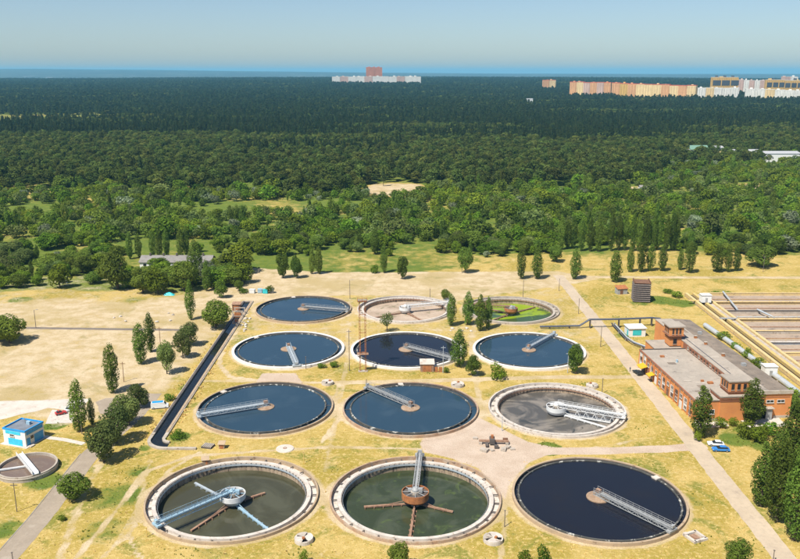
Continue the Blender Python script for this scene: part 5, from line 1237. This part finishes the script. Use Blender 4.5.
for i in order[:290]:
    kd = KN[kk[i]]; h = hh[i]*(1.5 if kd == 'poplar' else 1.0); w = ww[i]*(.45 if kd == 'poplar' else 1.0)
    xp = px_x[i]; spot = next(t for lim, t in ((50, 'at the left edge of the thicket'), (100, 'around the tiny white hut'), (140, 'left of the long grey-roofed shed'), (215, 'beside the long grey-roofed shed'), (330, 'behind the far pair of trees'), (450, 'behind the slim central poplar'),
        (550, 'behind the two poplars beyond the algae tank'), (620, 'behind the loose poplar stand'), (680, 'behind the dense poplar stand'), (750, 'behind the three field poplars'), (900, 'behind the wide low tree at right')) if xp < lim)
    size = 'low' if h < 6.3 else ('tall' if h > 9.5 else 'mid-sized')
    put_tree(kd, X[i], Y[i], h, w, size + ' ' + LAB[kd] + ' ' + spot, 'trees of the wooded belt', rng=rr)
rest = np.array([i for i in range(len(X)) if i not in near])

def scatter(name, P3, scale, rot, var, meshes, label):
    """one object whose points carry instances of the given crown meshes"""
    src = []
    me = bpy.data.meshes.new(name); me.from_pydata(P3.tolist(), [], []); me.update()
    a = me.attributes.new('tree_scale', 'FLOAT_VECTOR', 'POINT'); a.data.foreach_set('vector', np.ascontiguousarray(scale).ravel())
    a = me.attributes.new('tree_rot', 'FLOAT', 'POINT'); a.data.foreach_set('value', np.ascontiguousarray(rot))
    a = me.attributes.new('tree_var', 'INT', 'POINT'); a.data.foreach_set('value', np.ascontiguousarray(var.astype(np.int32)))
    o = link(name, me)
    ng = bpy.data.node_groups.new(name + '_nodes', 'GeometryNodeTree')
    ng.interface.new_socket('Geometry', in_out='INPUT', socket_type='NodeSocketGeometry'); ng.interface.new_socket('Geometry', in_out='OUTPUT', socket_type='NodeSocketGeometry')
    gi = ng.nodes.new('NodeGroupInput'); go = ng.nodes.new('NodeGroupOutput'); jn = ng.nodes.new('GeometryNodeJoinGeometry')
    def attr(nm, ty):
        n = ng.nodes.new('GeometryNodeInputNamedAttribute'); n.data_type = ty; n.inputs['Name'].default_value = nm; return n.outputs['Attribute']
    asc, aro, ava = attr('tree_scale', 'FLOAT_VECTOR'), attr('tree_rot', 'FLOAT'), attr('tree_var', 'INT')
    cx = ng.nodes.new('ShaderNodeCombineXYZ'); ng.links.new(aro, cx.inputs[2])
    for k, ob in enumerate(meshes):
        cmp_ = ng.nodes.new('FunctionNodeCompare'); cmp_.data_type = 'INT'; cmp_.operation = 'EQUAL'
        ii = [s for s in cmp_.inputs if s.type == 'INT']; ng.links.new(ava, ii[0]); ii[1].default_value = k
        oi = ng.nodes.new('GeometryNodeObjectInfo'); oi.transform_space = 'ORIGINAL'; oi.inputs['Object'].default_value = ob; oi.inputs['As Instance'].default_value = True
        ip = ng.nodes.new('GeometryNodeInstanceOnPoints')
        ng.links.new(gi.outputs[0], ip.inputs['Points']); ng.links.new(cmp_.outputs[0], ip.inputs['Selection']); ng.links.new(oi.outputs['Geometry'], ip.inputs['Instance'])
        ng.links.new(cx.outputs[0], ip.inputs['Rotation']); ng.links.new(asc, ip.inputs['Scale']); ng.links.new(ip.outputs[0], jn.inputs[0])
    ng.links.new(jn.outputs[0], go.inputs[0])
    md = o.modifiers.new('scatter', 'NODES'); md.node_group = ng
    return tag(o, label, None, None, 'stuff')
# real trees of the wood's edge whose crowns the mass repeats
def edge_tree(me, nm, X, Y, h, label):
    t = thing(nm, label, 'tree', (X, Y, float(terr(X, Y))), 0.4, 'trees at the front of the far wood')
    c = link('crown', me, t); rs = np.random.RandomState(int(abs(X)) + 1); link('trunk', trunk_mesh(h, .3, 3, rs), t); return c
dec = forest_kind('forest', lambda r: lobes_round(r, 17.0, 8.5, .12, 15), 620, 1.15, 'leaf_forest', 4, 200)
dbr = forest_kind('forest', lambda r: lobes_round(r, 8.0, 9.0, .05, 15), 700, .95, 'leaf_bright', 4, 260)
drd = forest_kind('forest', lambda r: lobes_round(r, 8.0, 9.0, .05, 15), 700, .95, 'leaf_round', 3, 280)
dgr = forest_kind('forest', lambda r: lobes_round(r, 8.0, 9.0, .05, 15), 600, .95, 'leaf_grey', 2, 290)
dsv = forest_kind('forest', lambda r: lobes_round(r, 8.0, 9.0, .05, 15), 600, .95, 'leaf_silver', 1, 295)
dpi = forest_kind('forest', lambda r: lobes_pine(r), 420, 1.1, 'leaf_pine', 3, 240)
dfar = forest_kind('forest', lambda r: lobes_round(r, 17.0, 8.5, .12, 9), 170, 2.2, 'leaf_forest', 2, 300)
pfar = forest_kind('forest', lambda r: lobes_pine(r), 130, 2.2, 'leaf_pine', 2, 310)
belt_src = [edge_tree(m, 'broadleaf_tree', *q, 7.0, KD + ' rounded tree at the near margin of the far wood, ' + ORD[kq] + ' from the left') for kq, KD, m, q in zip(range(10), ['fresh green']*4 + ['dark green']*3 + ['grey-green']*2 + ['silvery'], dbr + drd + dgr + dsv, [(-380, 560), (-300, 575), (-230, 566), (-150, 580), (-60, 575), (30, 570), (120, 580), (210, 570), (290, 575), (370, 580)])]
SY = np.array([1, 1, 1.0])
def belt_var(k, n): return {0: rb.randint(0, 4, n), 1: rb.randint(4, 7, n), 2: rb.randint(7, 9, n), 3: np.full(n, 9), 4: rb.randint(7, 9, n), 5: rb.randint(4, 7, n)}[k]
br_ = rest; va = np.zeros(len(br_), int)
for k in range(6):
    s = kk[br_] == k; va[s] = belt_var(k, s.sum())
sc3 = np.stack([ww[br_]/9.0, ww[br_]/9.0, hh[br_]/8.0], 1); sl = kk[br_] == 5; sc3[sl] *= np.array([.45, .45, 1.6])
scatter('wooded_belt', np.stack([X[br_], Y[br_], np.full(len(br_), -.15)], 1), sc3, rb.uniform(0, 6.28, len(br_)), va, belt_src, 'broad belt of bright green scrub and bushes between the dirt road and the forest')

fp = []; y = 672.0
while y < 7700:
    s = 7.6 if y < 1300 else 7.6 * y/1300.0
    s = min(s, 26.0)
    xsr = np.arange(-.64*y - 40, .64*y + 40, s)
    fp.append(np.stack([xsr + rb.uniform(-.45, .45, len(xsr))*s, y + rb.uniform(-.45, .45, len(xsr))*s, np.full(len(xsr), s)], 1)); y += s*.88
fp = np.concatenate(fp); X, Y, S = fp.T
edge = wood_edge(X)
ok = (Y > edge) & ~blocked(X, Y) & ~(meadow(X, Y))
gap = pnoise(X, Y, 140, 12); gap = gap + .8*pnoise(X, Y, 47, 13); ok &= rb.rand(len(X)) < np.clip(1.02 + .75*gap, .2, 1)
X, Y, S = X[ok], Y[ok], S[ok]; n = len(X)
pn = pnoise(X, Y, 420, 15) + .35*pnoise(X, Y, 130, 16)
pine = (sstep(900, 1500, Y) * .95 + pn*.9 + rb.uniform(-.25, .25, n)) > .62
far = Y > 1700
H = np.where(pine, rb.uniform(13, 22, n), rb.uniform(10, 20.5, n)) * (1 + .12*pnoise(X, Y, 180, 18))
Wd = np.where(pine, rb.uniform(5.5, 8.5, n), rb.uniform(6.0, 14.5, n)) * np.maximum(1.0, S/7.6)
va = np.where(far, np.where(pine, 9 + rb.randint(0, 2, n), 7 + rb.randint(0, 2, n)), np.where(pine, 4 + rb.randint(0, 3, n), rb.randint(0, 4, n)))
bright_ = (rb.rand(n) < .035 * (1 - sstep(900, 1500, Y))) & ~pine; va[bright_] = 11; H[bright_] *= .7
sc3 = np.stack([Wd/np.where(pine, 6.0, 8.5), Wd/np.where(pine, 6.0, 8.5), H/np.where(pine, 18.0, 17.0)], 1); sc3[bright_] = np.stack([Wd/9, Wd/9, H/8], 1)[bright_]
fsrc = [edge_tree(m, 'forest_tree' if k not in (4, 5, 6, 9, 10) else 'pine_tree', -500 + k*97, 722 + 9*(k % 3), 15.0, 'tall dark tree at the front of the far wood, ' + ORD[k] + ' from the left') for k, m in enumerate(dec + dpi + dfar + pfar)] + [belt_src[0]]
scatter('forest', np.stack([X, Y, terr(X, Y) - .3], 1), sc3, rb.uniform(0, 6.28, n), va, fsrc, 'vast dark green forest reaching to the horizon')
print('forest trees', n, 'belt', len(br_))

# ------------------------------------------------------------------ weeds and dry tufts
def tufts():
    rs = np.random.RandomState(9); pos = []; szs = []
    for cx, cy_ in TANKC:
        for _ in range(160):
            a = rs.uniform(0, 6.28); r = TR + .2 + abs(rs.normal(scale=.8)); pos.append((cx + r*math.cos(a), cy_ + r*math.sin(a))); szs.append(rs.uniform(.2, .5))
    for (gx, gy), r, v in GREENS:
        c = P(gx, gy)
        for _ in range(int(45*v)): pos.append((c.x + rs.normal(scale=r*.5), c.y + rs.normal(scale=r*.5))); szs.append(rs.uniform(.2, .5))
    for _ in range(22000): pos.append((rs.uniform(-130, 125), 140 + 180*rs.uniform(0, 1)**1.6)); szs.append(rs.uniform(.10, .30))
    for s in (-1, 1):
        for _ in range(260): pos.append((CHX + s*(2.7 + abs(rs.normal(scale=.8))), rs.uniform(212, 352))); szs.append(rs.uniform(.25, .7))
    pos = np.array(pos); szs = np.array(szs); k = np.ones(len(pos), bool)
    for cx, cy_ in TANKC: k &= np.hypot(pos[:,0]-cx, pos[:,1]-cy_) > TR + .15
    k &= ~((np.abs(pos[:,0] - CHX) < 2.6) & (pos[:,1] > 205) & (pos[:,1] < 356)); k &= ~((np.abs(pos[:,0] - 81.4) < 2.5)); k &= seg_dist(pos[:,0], pos[:,1], [tuple(P(*q)[:2]) for q in ((-30,600),(40,519),(91,454))]) > 3.2; k &= ~((pos[:,0] > 83) & (pos[:,0] < 118) & (pos[:,1] > 224) & (pos[:,1] < 302)); k &= ~((pos[:,0] > 129) & (pos[:,1] > 234) & (pos[:,1] < 366))
    b, g, p = masks(pos[:,0], pos[:,1]); k &= (rs.rand(len(pos)) > np.clip(np.maximum(b*1.9, p), 0, 1))
    pos, szs, g = pos[k], szs[k], g[k]
    V, F, Vd, Fd = [], [], [], []
    for (x, y), s, gg in zip(pos, szs, g):
        tv, tf = (V, F) if gg > .25 or rs.rand() < .05 else (Vd, Fd)
        for q in range(3):
            a = rs.uniform(0, 6.28); o = len(tv); dx, dy = math.cos(a)*s*.6, math.sin(a)*s*.6; lx, ly = rs.normal(scale=s*.3, size=2)
            tv += [(x - dx*.5, y - dy*.5, .0), (x + dx*.5, y + dy*.5, .0), (x + dx*.6 + lx, y + dy*.6 + ly, s*.8), (x - dx*.4 + lx, y - dy*.4 + ly, s)]; tf.append((o, o+1, o+2, o+3))
    for nm, v, f, m, lab in (('weeds', V, F, M['leaf_weed'], 'green weeds growing round the tanks and along the verges'), ('dry_grass', Vd, Fd, None, 'tufts of dry golden grass across the works')):
        if m is None: m = leaf_mat('leaf_dry', (0.56, 0.43, 0.16), (0.62, 0.49, 0.22), .01)
        me = bpy.data.meshes.new(nm); me.from_pydata(v, [], f); me.update(); me.materials.append(m); tag(link(nm, me), lab, None, None, 'stuff')
tufts()

# ------------------------------------------------------------------ haze
def haze():
    m = bpy.data.materials.new('haze'); m.use_nodes = True; nt = m.node_tree; nt.nodes.clear()
    out = nt.nodes.new('ShaderNodeOutputMaterial'); v = nt.nodes.new('ShaderNodeVolumePrincipled')
    v.inputs['Color'].default_value = (0.26, 0.72, 1.0, 1); v.inputs['Density'].default_value = 5.2e-5; v.inputs['Anisotropy'].default_value = .0
    nt.links.new(v.outputs[0], out.inputs['Volume'])
    b = MB().box(-40000, 40000, -6000, 40000, -12, 230); o = b.build('haze', m); o.data.materials.clear(); o.data.materials.append(m)
    tag(o, 'thin blue haze over the forest and far hills', None, None, 'stuff')
haze()
